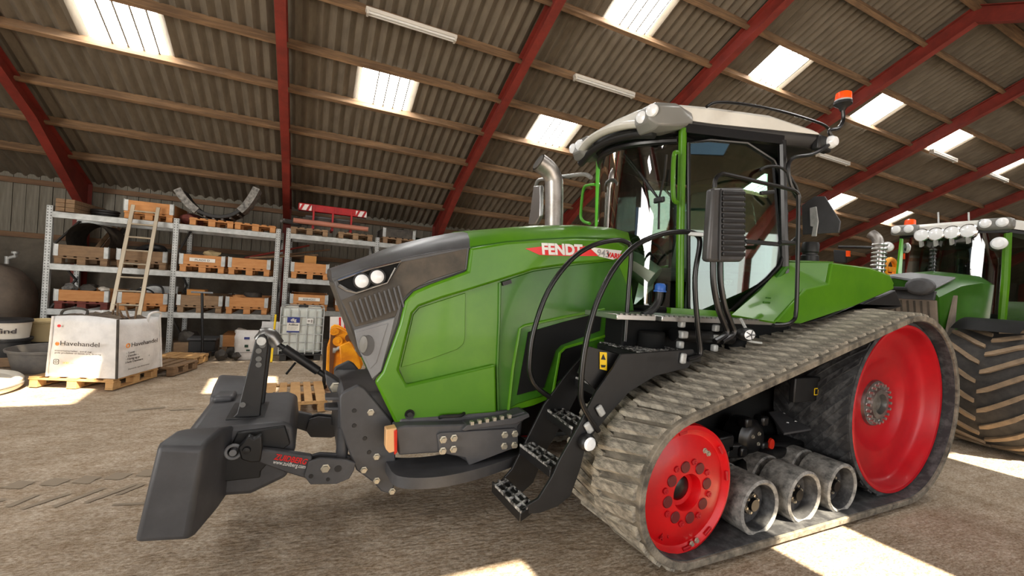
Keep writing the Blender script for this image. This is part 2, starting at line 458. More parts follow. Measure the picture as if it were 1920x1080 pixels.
for a_, b_ in zip(edges_y, edges_y[1:]):
    cuts = [XL]
    for r_ in sorted(r_ for r_ in rects if r_[2] <= a_+1e-6 and r_[3] >= b_-1e-6): cuts += [r_[0], r_[1]]
    cuts.append(XR)
    for i in range(0, len(cuts), 2):
        prism(bm, [(cuts[i], a_, roofz(a_)), (cuts[i+1], a_, roofz(a_)), (cuts[i+1], b_, roofz(b_)), (cuts[i], b_, roofz(b_))], (0, 0, .02))
obj('south_slope', bm, 'roof_sheet', ceiling, smooth=False)
# skylights: translucent corrugated sheets, daylight put in as their own glow
M = bpy.data.materials.new('skylight_sheet'); M.use_nodes = True; n = M.node_tree; n.nodes.remove(n.nodes['Principled BSDF'])
tr = n.nodes.new('ShaderNodeBsdfTransparent'); tr.inputs[0].default_value = (.9, .92, .92, 1)
em = n.nodes.new('ShaderNodeEmission'); em.inputs[0].default_value = (1, .985, .95, 1); em.inputs[1].default_value = 16
mx = n.nodes.new('ShaderNodeMixShader'); mx.inputs[0].default_value = .96
n.links.new(tr.outputs[0], mx.inputs[1]); n.links.new(em.outputs[0], mx.inputs[2]); n.links.new(mx.outputs[0], n.nodes['Material Output'].inputs[0])
MATS['skylight'] = M
wi = 1
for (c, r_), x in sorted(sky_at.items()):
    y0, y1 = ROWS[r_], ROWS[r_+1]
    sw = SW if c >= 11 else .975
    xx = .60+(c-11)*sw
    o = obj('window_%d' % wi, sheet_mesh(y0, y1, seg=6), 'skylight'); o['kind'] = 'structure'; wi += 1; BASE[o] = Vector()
    for k_ in range(1, 5):  # grey strips added to draw the shading of the wave crests
        bm = new(); Ls = (abs(y0-y1)+.02)/CT; box(bm, (k_*SW/5-SW/10, Ls/2+.02, -.055), (.022, Ls, .008)); obj('rib_or_shade_strip', bm, 'board_grey', o, smooth=False)
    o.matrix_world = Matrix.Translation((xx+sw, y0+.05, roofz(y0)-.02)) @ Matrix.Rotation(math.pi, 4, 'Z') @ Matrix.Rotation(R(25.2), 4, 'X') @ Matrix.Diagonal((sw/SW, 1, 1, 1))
for x, y in SOUTHWIN:
    bm = new(); y0, y1 = y-.37, y+.37
    n_ = 30
    a_ = [bm.verts.new((x+.9*i/n_, y0, roofz(y0)+.01+.02*math.cos(2*math.pi*i/6))) for i in range(n_+1)]
    b_ = [bm.verts.new((x+.9*i/n_, y1, roofz(y1)+.01+.02*math.cos(2*math.pi*i/6))) for i in range(n_+1)]
    for i in range(n_): bm.faces.new((a_[i+1], a_[i], b_[i], b_[i+1]))
    struct('window_%d' % wi, bm, 'skylight'); wi += 1
# purlins: one timber per bay and line
RAFX = [-8.4, -4.50, -.64, 3.17, 6.72, 10.62, 14.3, 18.2, 22.0, 25.8, 29.6]
pm = None
def slope_dir(): return Vector((0, -CT, ST))
NRM = Vector((0, ST, CT))
for y in PUR:
    for i in range(len(RAFX)-1):
        bm = new(); j = .012*random.uniform(-1, 1)
        z = roofz(y)
        c = Vector(((RAFX[i]+RAFX[i+1])/2, y, z))-NRM*(.095)
        box(bm, c, (RAFX[i+1]-RAFX[i]+.12, .075, .15), Matrix.Rotation(-R(25.2), 3, 'X') @ Matrix.Rotation(j*.3, 3, 'Y'))
        obj('purlin', bm, 'purlin_wood', ceiling, bevel=.005)
bm = new(); box(bm, (12, RIDGEY, RIDGEZ-.12), (42, .1, .16)); obj('ridge_beam', bm, 'purlin_wood', ceiling)
# red steel frames: tapered rafters and columns of I section
def frame(x):
    bm = new()
    fw, ft = .15, .014
    for sgn in (1, -1):
        def pt(y, dz): return Vector((x, RIDGEY+(y-RIDGEY)*sgn, roofz(y)+dz))
        top = -.135
        # upper and lower flange lines along the slope; deeper towards the knee
        A0, A1 = pt(RIDGEY, top), pt(WALLY-.12, top)
        B0, Bm, B1 = pt(RIDGEY, top-.30), pt(10.2, top-.26), pt(12.0, top-.62)
        C0, C1 = Vector((x, RIDGEY+(WALLY-.12-RIDGEY)*sgn, 0)), Vector((x, RIDGEY+(12.12-RIDGEY)*sgn, 0))
        # web
        prism(bm, [p-Vector((.005, 0, 0)) for p in (A0, A1, C0, C1, B1, Bm, B0)], (.01, 0, 0))
        for a, b in ((A0, A1), (A1, C0), (B0, Bm), (Bm, B1), (B1, C1)):
            bar(bm, a, b, fw, ft, up=(0, .3, 1) if abs((b-a).z) < 4.5 and abs((b-a).y) > .3 else (0, 1, 0))
    obj('steel_frame', bm, 'red_steel', ceiling, smooth=False)
for x in RAFX: frame(x)
# back wall: masonry below, vertical boards above, timber rails
wall_back = bpy.data.objects.new('wall_back', None); COL.objects.link(wall_back); wall_back['kind'] = 'structure'; BASE[wall_back] = Vector()
bm = new(); bx(bm, XL, XR, WALLY+.02, WALLY+.25, -.1, 2.1); obj('masonry', bm, 'masonry', wall_back, smooth=False)
bm = new(); bx(bm, XL, XR, WALLY-.03, WALLY+.02, 2.06, 2.17); obj('rail', bm, 'rail_wood', wall_back, bevel=.006)
bm = new(); bx(bm, XL, XR, WALLY-.06, WALLY+.0, 3.18, 3.29); obj('eave_rail', bm, 'rail_wood', wall_back, bevel=.006)
bm = new(); bx(bm, -.098, .098, 0, .028, 2.17, 3.4); b0 = obj('board', bm, 'board_grey', wall_back, bevel=.006)
bw = .205; nb = int((12-XL)/bw); b0.location = (XL+.1, WALLY+.02, 0)
for i in range(1, nb): put(b0, (XL+.1+i*bw, WALLY+.02+random.uniform(-.006, .006), 0), 'board', wall_back)
bm = new()
for i in range(nb, int((XR-XL)/bw)): bx(bm, XL+i*bw, XL+i*bw+.196, WALLY+.02, WALLY+.05, 2.17, 3.4)
obj('far_boards', bm, 'board_grey', wall_back, kind='stuff', smooth=False)
bm = new(); bx(bm, XL, XR, WALLY+.06, WALLY+.1, 2.1, 3.5); obj('sheathing', bm, 'junk_dark', wall_back, smooth=False)
# gable ends and front wall, with gate openings added for the fill lamps
def wall(name, polys, vec):
    bm = new()
    for p in polys: prism(bm, p, vec)
    return struct(name, bm, 'masonry')
wall('wall_right', [[(XR, YF, 0), (XR, WALLY, 0), (XR, WALLY, EAVE), (XR, RIDGEY, RIDGEZ), (XR, YF, EAVE)]], (.2, 0, 0))
wall('wall_left', [[(XL, YF, 0), (XL, -3.7, 0), (XL, -3.7, EAVE), (XL, YF, EAVE)], [(XL, 1.3, 0), (XL, WALLY, 0), (XL, WALLY, EAVE), (XL, 1.3, 4.3)],
     [(XL, -3.7, 4.3), (XL, 1.3, 4.3), (XL, WALLY, EAVE+.02), (XL, RIDGEY, RIDGEZ), (XL, YF, EAVE+.02), (XL, -3.7, EAVE+.02)]], (-.2, 0, 0))
bm = new(); bx(bm, XL, -1.6, YF-.2, YF, 0, EAVE+.1); bx(bm, 7.6, XR, YF-.2, YF, 0, EAVE+.1); struct('wall_front', bm, 'masonry')
bm = new(); bx(bm, XL-30, XR+30, YF-40, WALLY+30, -.2, -.06); g = struct('ground', bm, 'floor')
# fluorescent lamps under the purlins
for k, (xa, y) in enumerate(((.5, 6.9), (4.2, 6.9), (7.9, 6.9), (15.0, 5.9), (18.5, 5.9), (11.7, 6.9))):
    z = roofz(y)-.30
    t = thing('strip_lamp', ('long pale strip lamp under a purlin above the rack with the red implement' if k == 0 else
        'long pale strip lamp under a purlin above the tracked tractor exhaust' if k == 1 else
        'pale strip lamp high on the roof, nearest one right of the tractor cab' if k == 2 else 
        'pale strip lamp under a far purlin to the right of the orange beacon' if k == 3 else
        'farthest pale strip lamp on the right, above the second tractor' if k == 4 else 'pale strip lamp behind the tracked tractor cab roof'), 'lamp', (xa+.7, y, z))
    bm = new(); box(bm, (xa+.7, y, z+.02), (1.42, .10, .06)); obj('lamp_body', bm, 'lamp_white', t, bevel=.012)
    bm = new(); cyl(bm, (xa+.02, y-.03, z-.03), (xa+1.38, y-.03, z-.03), .018); obj('tube', bm, 'white_plastic', t)
    bm = new(); cyl(bm, (xa+.02, y+.03, z-.03), (xa+1.38, y+.03, z-.03), .018); obj('tube', bm, 'white_plastic', t)
    for e in (0, 1.36):
        bm = new(); box(bm, (xa+.02+e, y, z-.03), (.03, .1, .06)); obj('end_cap', bm, 'lamp_white', t)
# ================================================================== THE TRACKED TRACTOR
T = thing('tracked_tractor', 'big green tracked tractor with red track wheels, filling the middle of the barn', 'tractor', (3.6, 3.5, 0))
YC = 3.5
def pl(pts, Y): return [at(x, y, Y=Y) for x, y in pts]
def mir(p): return Vector((p[0], 2*YC-p[1], p[2]))
def plate(name, pts, M, parent, th=.012, bevel=0, both=False, label=None):
    """flat plate whose outline lies on the points, its thickness towards the tractor's middle"""
    if both:
        bm = new(); prism(bm, [mir(p) for p in pts], (0, -th, 0)); obj(name, bm, M, parent, bevel, label=label)
    bm = new(); prism(bm, pts, (0, th, 0))
    return obj(name, bm, M, parent, bevel, label=label)
def bolts(spots, r, parent, h=.014, M='bolt_zinc'):
    """hexagon bolt heads facing the camera side, one object each"""
    first = None
    for p in spots:
        p = Vector(p)
        if first is None:
            bm = new(); lathe(bm, [(r*1.35, 0), (r*1.35, -h*.25), (r, -h*.3), (r*.92, -h), (0.001, -h)], p, 'Y', 6)
            first = obj('bolt', bm, M, parent, smooth=False); p0 = p
        else:
            o = bpy.data.objects.new('bolt', first.data); COL.objects.link(o); o.parent = parent; BASE[o] = BASE[parent]; o.location = p-p0
    return first
# ---- hood: two lofted shells, dark nose and green rear
def loft(bm, stations):
    rings = []
    for st in stations:
        half = [Vector(p) for p in st]
        full = half+[mir(p) for p in half[::-1] if abs(p.y-YC) > 1e-4]
        rings.append([bm.verts.new(p) for p in full])
    n = len(rings[0])
    for a, b in zip(rings, rings[1:]):
        for k in range(n):
            j = (k+1) % n; bm.faces.new((a[k], a[j], b[j], b[k]))
    bm.faces.new(rings[0][::-1]); bm.faces.new(rings[-1])
    bmesh.ops.recalc_face_normals(bm, faces=bm.faces)
HY = 3.0
def hood_station(bot, crease, top, mid=.5):
    b = at(*bot, Y=HY); c = at(*crease, Y=HY); t = at(*top, Y=3.13); k = at(*top, Y=3.13)
    m_ = b.lerp(c, mid)
    rise = .4 if bot[0] < 800 else 1.; t2 = Vector((t.x, 3.24, t.z+.02*rise)); t3 = Vector((t.x, YC, t.z+.035*rise))
    return [b, m_, c, c+(t-c)*.45+Vector((0, -.012, .012)), t, t2, t3]
bm = new()
loft(bm, [hood_station((757, 790), (622, 523), (620, 507)), hood_station((790, 790), (692, 499), (690, 484)),
          hood_station((830, 790), (762, 482), (758, 463)), hood_station((860, 790), (820, 471), (815, 449)), hood_station((890, 788), (881, 463), (877, 437))])
hood_front = obj('hood_front', bm, 'hood_black', T, label='dark grey front of the hood')
bm = new()
loft(bm, [hood_station((890, 788), (881, 463), (877, 436)), hood_station((930, 778), (950, 452), (950, 430)), hood_station((1000, 760), (1015, 447), (1010, 425)),
          hood_station((1060, 735), (1090, 444), (1085, 424)), hood_station((1130, 690), (1150, 446), (1150, 428)), hood_station((1186, 600), (1182, 470), (1178, 436))])
hood = obj('hood', bm, 'green_paint', T)
# gentle step between the top cover and the flank
for side in (1, -1):
    bm = new(); p = [at(*q, Y=HY-.004) for q in ((883, 463), (950, 453), (1015, 448), (1090, 445), (1150, 447), (1178, 462))]
    if side < 0: p = [mir(q) for q in p]
    tube(bm, p, .006, 6)
    obj('hood_seam', bm, 'green_paint_dark', T)
# nose flank, dusty grille, bezel
front_edge = [(881, 463), (876, 506), (840, 519), (807, 530), (785, 538), (770, 548), (756, 563), (746, 607), (730, 652), (715, 696), (700, 715)]
nose = [(633, 550), (626, 527), (692, 500), (762, 483), (820, 472)]
plate('nose_flank', pl([(690, 690), (662, 618)]+nose+front_edge, HY-.012), 'hood_black', T, .02, .006, both=True)
grille = [(666, 613), (640, 563), (667, 552), (727, 531), (752, 491), (800, 482), (876, 466), (872, 505), (805, 526), (772, 544), (754, 561), (741, 594)]
g = plate('side_grille', pl(grille, HY-.017), 'grille_dust', T, .01, .004, both=True, label='dust covered mesh grille')
bm = new()
for i in range(11):                       # upright slats of the grille
    a = (656+9*i+(i % 2)*1, 566-3.0*i); b = (671+8.6*i, 607-3.1*i)
    pa, pb = at(*a, Y=HY-.022), at(*b, Y=HY-.022)
    bar(bm, pa, pb, .012, .016, up=(0, 1, 0))
obj('grille_slats', bm, 'hood_black', g)
bm = new(); bx(bm, .13, .16, 3.05, 3.95, 1.2, 1.72)
bmesh.ops.rotate(bm, verts=bm.verts, cent=(.15, 3.5, 1.72), matrix=Matrix.Rotation(-R(22), 3, 'Y'))
obj('front_grille', bm, 'grille_dust', T, bevel=.01)
bm = new()
prism(bm, [at(692, 690, Y=3.04), at(757, 792, Y=3.04), at(757, 792, Y=3.04)+Vector((.05, 0, 0)), at(692, 690, Y=3.04)+Vector((.05, 0, 0))], (0, .92, 0))
obj('nose_apron', bm, 'tank_brown', T, label='muddy apron under the nose')
bez = [(664, 619), (741, 595), (736, 618), (715, 696), (698, 711), (671, 652)]
b_ = plate('lower_bezel', pl(bez, HY-.022), 'graphite_light', T, .02, .006, both=True, label='light grey bezel below the grille')
plate('bezel_face', pl([(668, 623), (728, 606), (722, 625), (706, 680), (694, 692), (675, 650)], HY-.026), 'graphite_light', b_, .006, .003, both=True)
bm = new(); c = at(681, 645, Y=HY-.02); lathe(bm, [(.001, -.02), (.05, -.016), (.058, 0), (.058, .02)], c, 'Y', 20)
bmesh.ops.scale(bm, vec=(.5, 1, 1.1), space=Matrix.Translation(-c), verts=bm.verts); obj('fog_lamp', bm, 'lamp_grey', b_)
bm = new(); c = at(689, 648, Y=HY-.028); lathe(bm, [(.001, -.001), (.062, -.001), (.066, .006)], c, 'Y', 20); bmesh.ops.scale(bm, vec=(.7, 1, 1.1), space=Matrix.Translation(-c), verts=bm.verts); obj('fog_lamp_recess', bm, 'hood_black', b_)
# headlight: black housing, two round lamps, chrome blades
hl = [(633, 527), (692, 505), (751, 490), (727, 530), (667, 549), (640, 540)]
h = plate('headlight', pl(hl, HY-.026), 'black_interior', T, .02, .004, label='headlight with two round lamps')
plate('headlight', [mir(p) for p in pl(hl, HY-.026)], 'black_gloss', T, -.02)
for (x, y) in ((678, 527), (707, 519)):
    bm = new(); c = at(x, y, Y=HY-.028)
    lathe(bm, [(.055, .0), (.055, -.012), (.044, -.014)], c, 'Y', 22); lr = obj('lamp_ring', bm, 'black_plastic', h)
    bm = new(); lathe(bm, [(.001, -.022), (.03, -.02), (.044, -.012), (.044, 0)], c, 'Y', 22); obj('lamp', bm, 'lens', h, label='round clear lamp')
bm = new(); tube(bm, pl([(634, 526), (692, 505), (752, 490)], HY-.03), .007, 6); obj('chrome_blade', bm, 'chrome', h)
bm = new(); tube(bm, pl([(635, 535), (650, 544), (668, 549), (726, 530), (741, 502)], HY-.03), [.012, .012, .008, .006, .004], 6); obj('chrome_blade', bm, 'steel', h)
# green flank: raised frame, sunk field with its pressed line
outer = [(883, 465), (878, 508), (809, 533), (777, 547), (760, 566), (750, 608), (718, 698), (703, 716), (741, 794), (762, 797), (845, 795), (880, 779), (932, 775),
         (930, 683), (763, 722), (748, 693), (763, 632), (774, 588), (786, 575), (830, 559), (874, 546), (935, 527), (1000, 506), (1080, 494), (1157, 486), (1176, 462), (1150, 449), (1080, 446), (950, 454)]
sp = plate('side_panel', pl(outer, HY-.042), 'green_paint', T, .048, .018, both=True)
bm = new(); prism(bm, pl([(748, 690), (774, 585), (785, 572), (874, 544), (937, 524), (933, 690), (763, 724)], HY-.006), (0, .01, 0)); fld = obj('panel_field', bm, 'green_paint', sp)
bm = new(); prism(bm, pl(rounded([at(752, 689, Y=1), at(775, 590, Y=1), at(786, 577, Y=1), at(873, 549, Y=1), at(872, 645, Y=1), at(840, 668, Y=1)], [.002, .01, .004, .0, .02, .02]) and [(752, 689), (775, 590), (786, 577), (873, 549), (872, 635), (868, 646), (858, 655), (806, 674)], HY-.014), (0, .012, 0)); obj('panel_field', bm, 'green_paint', sp, bevel=.004)
bm = new(); c = at(768, 777, Y=HY-.046); lathe(bm, [(.001, -.012), (.018, -.012), (.022, 0), (.034, -.004), (.034, .01)], c, 'Y', 18); obj('lock', bm, 'black_plastic', sp)
bm = new(); tube(bm, smooth_path([at(824, 783, Y=HY-.042), at(830, 781, Y=HY-.07), at(848, 780, Y=HY-.075), at(864, 779, Y=HY-.07), at(870, 775, Y=HY-.042)], 4), .013, 8); obj('handle', bm, 'black_plastic', sp)
# rear flank with the black screens in their raised frames
rear = [(937, 529), (1000, 508), (1080, 496), (1157, 488), (1186, 560), (1190, 592), (1150, 640), (1060, 730), (1035, 738), (972, 757), (934, 777), (932, 684)]
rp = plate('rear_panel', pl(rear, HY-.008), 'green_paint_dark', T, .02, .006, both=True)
scr1 = [(991, 623), (1060, 603), (1129, 586), (1125, 620), (1052, 647), (1042, 657), (1020, 727), (970, 741)]
bm = new(); prism(bm, pl(scr1, HY-.018), (0, .012, 0)); obj('screen', bm, 'black_interior', rp, label='black air screen')
bm = new(); prism(bm, pl([(1055, 656), (1092, 645), (1100, 660), (1070, 700), (1044, 716)], HY-.018), (0, .012, 0)); obj('screen', bm, 'black_interior', rp)
for q in ([(953, 772), (962, 690), (975, 616), (983, 611), (1060, 594), (1133, 580)], [(1037, 736), (1050, 662), (1060, 652), (1130, 632), (1186, 606)], [(937, 530), (936, 600), (932, 690), (934, 776)]):
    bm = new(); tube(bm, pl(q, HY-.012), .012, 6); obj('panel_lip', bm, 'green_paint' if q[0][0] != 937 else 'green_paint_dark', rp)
bm = new(); prism(bm, pl([(942, 529), (958, 524), (960, 531), (944, 536)], HY-.03), (0, .03, 0)); obj('latch', bm, 'black_plastic', rp)
# lettering on the hood
yv = Vector((0, -1, 0))
dp = at(985, 462, Y=HY-.047); dq = at(1120, 483, Y=HY-.047)
stripe = plate('name_stripe', pl([(985, 466), (1040, 459), (1102, 462), (1122, 480), (1060, 480), (1012, 478)], HY-.046), 'decal_red', T, .003)
plate('name_stripe_tail', pl([(1104, 463), (1166, 470), (1160, 482), (1150, 487), (1124, 481)], HY-.046), 'decal_white', T, .003)
p0 = at(1015, 476, Y=HY-.049); p1 = at(1092, 478, Y=HY-.049); up = at(1013, 458, Y=HY-.049)-p0
bm_w = (p1-p0).length
text('lettering', 'FENDT', 'decal_white', p0, p1-p0, (0, 0, 1), .118, stripe, .001, shear=-.1, bold=.005, width=(p1-p0).length)
p0 = at(1119, 480, Y=HY-.049); p1 = at(1152, 484, Y=HY-.049)
text('lettering', '943', 'decal_grey', p0, p1-p0, (0, 0, 1), .085, stripe, .001, bold=.001)
p0 = at(1138, 482, Y=HY-.049)
text('lettering', 'VARIO', 'decal_red', p0, p1-p0, (0, 0, 1), .06, stripe, .001, bold=.002)
# ---- chassis, bumper, skid, hitch
bm = new(); bx(bm, .62, 5.9, 3.12, 3.88, .55, 1.35); obj('chassis', bm, 'black_plastic', T, bevel=.03)
bm = new(); bx(bm, .60, 1.55, 2.95, 4.05, .62, .83); obj('front_frame', bm, 'graphite', T, bevel=.02)
bp = plate('bumper', pl([(741, 803), (760, 798), (868, 796), (930, 788), (985, 772), (990, 780), (972, 800), (970, 840), (880, 868), (845, 848), (748, 854)], 2.86), 'graphite', T, .14, .012, both=True)
pp = plate('bolt_plate', pl([(820, 816), (826, 812), (965, 803), (971, 807), (972, 834), (965, 840), (880, 873), (872, 858), (824, 849)], 2.84), 'graphite', bp, .03, .005, both=True)
bolts(pl([(831, 824), (851, 821), (830, 845), (850, 842), (946, 815), (965, 813), (945, 836), (964, 834)], 2.84), .02, bp, .025)
bm = new(); prism(bm, pl([(867, 806), (876, 797), (968, 783), (992, 775), (994, 782), (968, 795), (900, 803), (871, 809)], 2.83), (0, .18, 0)); sh = obj('step_shelf', bm, 'graphite', bp, bevel=.006)
bm = new()
for x in range(6): 
    c = at(884+14*x, 796-2.6*x, Y=2.85); bx(bm, c.x-.012, c.x+.012, 2.83, 2.86, c.z, c.z+.025)
obj('shelf_bolts', bm, 'bolt_zinc', bp, kind='stuff')
bm = new(); prism(bm, pl([(724, 806), (744, 802), (744, 846), (730, 850), (723, 842)], 2.84), (0, .08, 0)); mk = obj('marker_lamp', bm, 'orange_lens', bp, bevel=.006, label='amber and red marker lamp')
bm = new(); prism(bm, pl([(739, 808), (745, 806), (745, 848), (740, 854)], 2.83), (0, .09, 0)); obj('red_lens', bm, 'red_lens', mk, bevel=.004)
bm = new()
near = [at(x, y, Z=.5) for x, y in ((734, 884), (746, 892), (775, 896), (830, 893), (900, 878), (975, 853), (1010, 842))]
near = smooth_path(near, 5)
far = [Vector((p.x-.02, p.y+.34, p.z)) for p in near]
prism(bm, near+far[::-1], (0, 0, -.075))
obj('skid', bm, 'graphite', T, bevel=.012, label='grey skid bar under the bumper')
hp = [(637, 745), (640, 738), (672, 722), (684, 728), (735, 790), (742, 850), (741, 905), (735, 927), (715, 922), (700, 905), (668, 882), (655, 850), (637, 800)]
hb = plate('hitch_plate', pl(hp, 3.05), 'graphite', T, .05, .01)
plate('hitch_plate', [mir(p) for p in pl(hp, 3.05)], 'graphite', T, -.05, .01)
bm = new(); a = at(655, 745, Y=3.1); bx(bm, .22, .6, 3.1, 3.9, .58, .98); obj('hitch_block', bm, 'graphite', T, bevel=.03)
bolts(pl([(706, 856), (706, 901), (735, 872), (735, 921), (682, 881), (695, 773)], 3.05), .018, hb, .02)
bm = new()
for q in ((664, 770), (664, 798), (684, 822), (692, 848)):
    c = at(*q, Y=3.05); lathe(bm, [(.001, -.004), (.013, -.004), (.016, .002)], c, 'Y', 12)
obj('plate_holes', bm, 'black_plastic', hb)
bm = new()
for z in (.93, .86):
    c = at(625, 757, Y=3.3); prism(bm, [(c.x-.06, 3.2, z), (c.x+.16, 3.15, z), (c.x+.16, 3.35, z), (c.x-.06, 3.32, z)], (0, 0, -.022))
obj('tow_jaw', bm, 'graphite', T, bevel=.006)
for s in (1, -1):                              # lower arms and their knuckles
    f = (lambda p: p) if s > 0 else mir
    bm = new(); q = [f(p) for p in pl([(489, 843), (520, 846), (585, 856), (585, 901), (540, 888), (485, 868)], 3.03)]
    prism(bm, q, (0, .06*s, 0)); la = obj('lower_arm', bm, 'graphite', T, bevel=.01)
    bm = new(); q = [f(p) for p in pl([(578, 866), (600, 859), (650, 862), (667, 868), (664, 882), (655, 898), (631, 908), (582, 909), (570, 893)], 3.01)]
    prism(bm, q, (0, .025*s, 0)); q2 = [p+Vector((0, .09*s, 0)) for p in q]; prism(bm, q2, (0, .025*s, 0)); kn = obj('knuckle_plate', bm, 'graphite', la, bevel=.006)
    if s > 0:
        bolts(pl([(610, 878)], 3.01), .022, kn, .02)
        bm = new()
        for c, r in ((at(634, 879, Y=3.008), .022), (at(615, 899, Y=3.008), .012), (at(583, 893, Y=3.008), .014)): lathe(bm, [(.001, -.002), (r, -.002), (r, .003)], c, 'Y', 14)
        obj('hole', bm, 'black_plastic', kn)
        p0 = at(513, 861, Y=3.027); p1 = at(574, 871, Y=3.027)
        text('lettering', 'ZUIDBERG', 'decal_red', p0, p1-p0, (0, 0, 1), .05, la, .001, shear=.15, bold=.001, width=(p1-p0).length)
        p0 = at(511, 869, Y=3.027); p1 = at(572, 879, Y=3.027)
        text('lettering', 'www.zuidberg.com', 'decal_white', p0, p1-p0, (0, 0, 1), .036, la, .001, width=(p1-p0).length)
    bm = new(); a = f(at(645, 800, Y=3.12)); b = f(at(640, 862, Y=3.12)); cyl(bm, a, b, .04); obj('lift_cylinder', bm, 'graphite', T)
# top link on the middle line
tl = pl([(521, 645), (609, 704)], 3.5)
bm = new(); tube(bm, [tl[0], tl[0].lerp(tl[1], .12), tl[0].lerp(tl[1], .13), tl[0].lerp(tl[1], .85), tl[0].lerp(tl[1], .87), tl[1]], [.018, .018, .032, .032, .02, .02], 12); lk = obj('top_link', bm, 'black_plastic', T)
bm = new(); tube(bm, smooth_path(pl([(521, 646), (508, 630), (494, 628), (483, 640)], 3.5), 4), [.045]*3+[.05]*6+[.035]*3+[.02], 10); obj('hook', bm, 'steel', lk, label='worn cast steel hook')
bm = new(); cyl(bm, at(554, 680, Y=3.47), at(537, 701, Y=3.4), .008, 8); obj('lever', bm, 'black_plastic', lk)
bm = new(); prism(bm, pl([(609, 700), (630, 712), (650, 728), (640, 748), (622, 740), (612, 720)], 3.42), (0, .16, 0)); br = obj('link_bracket', bm, 'graphite', T, bevel=.01)
bolts(pl([(629, 726)], 3.42), .03, br, .03)

# ---- tracks
IC, IR, DC, DR = (2.38, .540), .540, (5.09, .900), .90
def belt_path(off=0., step=.07):
    """closed path round idler and drive wheel; returns points and tangents (x, z)"""
    r1, r2 = IR+off, DR+off
    dx, dz = DC[0]-IC[0], DC[1]-IC[1]; d = math.hypot(dx, dz); base = math.atan2(dz, dx); k = math.asin((r2-r1)/d)
    up = base+math.pi/2+k; dn = base-math.pi/2-k; pts = []
    def arc(c, r, a0, a1):
        n = max(4, int(abs(a1-a0)*r/step))
        for i in range(n+1): t = a0+(a1-a0)*i/n; pts.append((c[0]+r*math.cos(t), c[1]+r*math.sin(t)))
    def line(n):
        pass
    arc(DC, r2, up, dn-0.0 if dn < up else dn)       # over the back of the drive wheel, clockwise
    a = pts[-1]; b = (IC[0]+r1*math.cos(dn), IC[1]+r1*math.sin(dn)); n = int(math.dist(a, b)/step)
    for i in range(1, n): pts.append((a[0]+(b[0]-a[0])*i/n, a[1]+(b[1]-a[1])*i/n))
    arc(IC, r1, dn+2*math.pi, up)
    a = pts[-1]; b = pts[0]; n = int(math.dist(a, b)/step)
    for i in range(1, n): pts.append((a[0]+(b[0]-a[0])*i/n, a[1]+(b[1]-a[1])*i/n))
    return pts
def sweep_belt(bm, y0, y1, t0, t1):
    A = belt_path(t0); N = len(A)
    nrm = []
    for i in range(N):
        a, b = A[i-1], A[(i+1) % N]; l = math.dist(a, b) or 1; nrm.append(((b[1]-a[1])/l*-1, (b[0]-a[0])/l))
    o = sum(nrm[i][0]*(A[i][0]-3.7)+nrm[i][1]*(A[i][1]-.7) for i in range(N)); s = 1 if o > 0 else -1
    rows = []
    for i in range(N):
        q = (A[i][0]+nrm[i][0]*s*(t1-t0), A[i][1]+nrm[i][1]*s*(t1-t0))
        rows.append([bm.verts.new(p) for p in ((A[i][0], y0, A[i][1]), (A[i][0], y1, A[i][1]), (q[0], y1, q[1]), (q[0], y0, q[1]))])
    for i in range(N):
        a, b = rows[i], rows[(i+1) % N]
        for k in range(4):
            j = (k+1) % 4; bm.faces.new((a[k], a[j], b[j], b[k]))
    bmesh.ops.recalc_face_normals(bm, faces=bm.faces)
def lug_mesh(y0, y1, skew, h=.026, w=.092):
    """one slanting tread bar in its own frame: x along the belt, y across, z outwards; it steps back once like the photo's"""
    bm = new(); ym = (y0+y1)/2; g_ = skew
    b = [(-w/2, y0), (w/2, y0), (w/2+g_*.5, ym), (w/2+g_, y1), (-w/2+g_, y1), (-w/2+g_*.5, ym)]
    t = [(x*.8+ (g_*.5*.2), y) for x, y in b]
    lo = [bm.verts.new((x, y, -.004)) for x, y in b]; hi = [bm.verts.new((x, y, h)) for x, y in t]
    bm.faces.new(hi)
    for i in range(6): j = (i+1) % 6; bm.faces.new((lo[i], lo[j], hi[j], hi[i]))
    bmesh.ops.recalc_face_normals(bm, faces=bm.faces)
    return bm
LUGSKEW = -.11
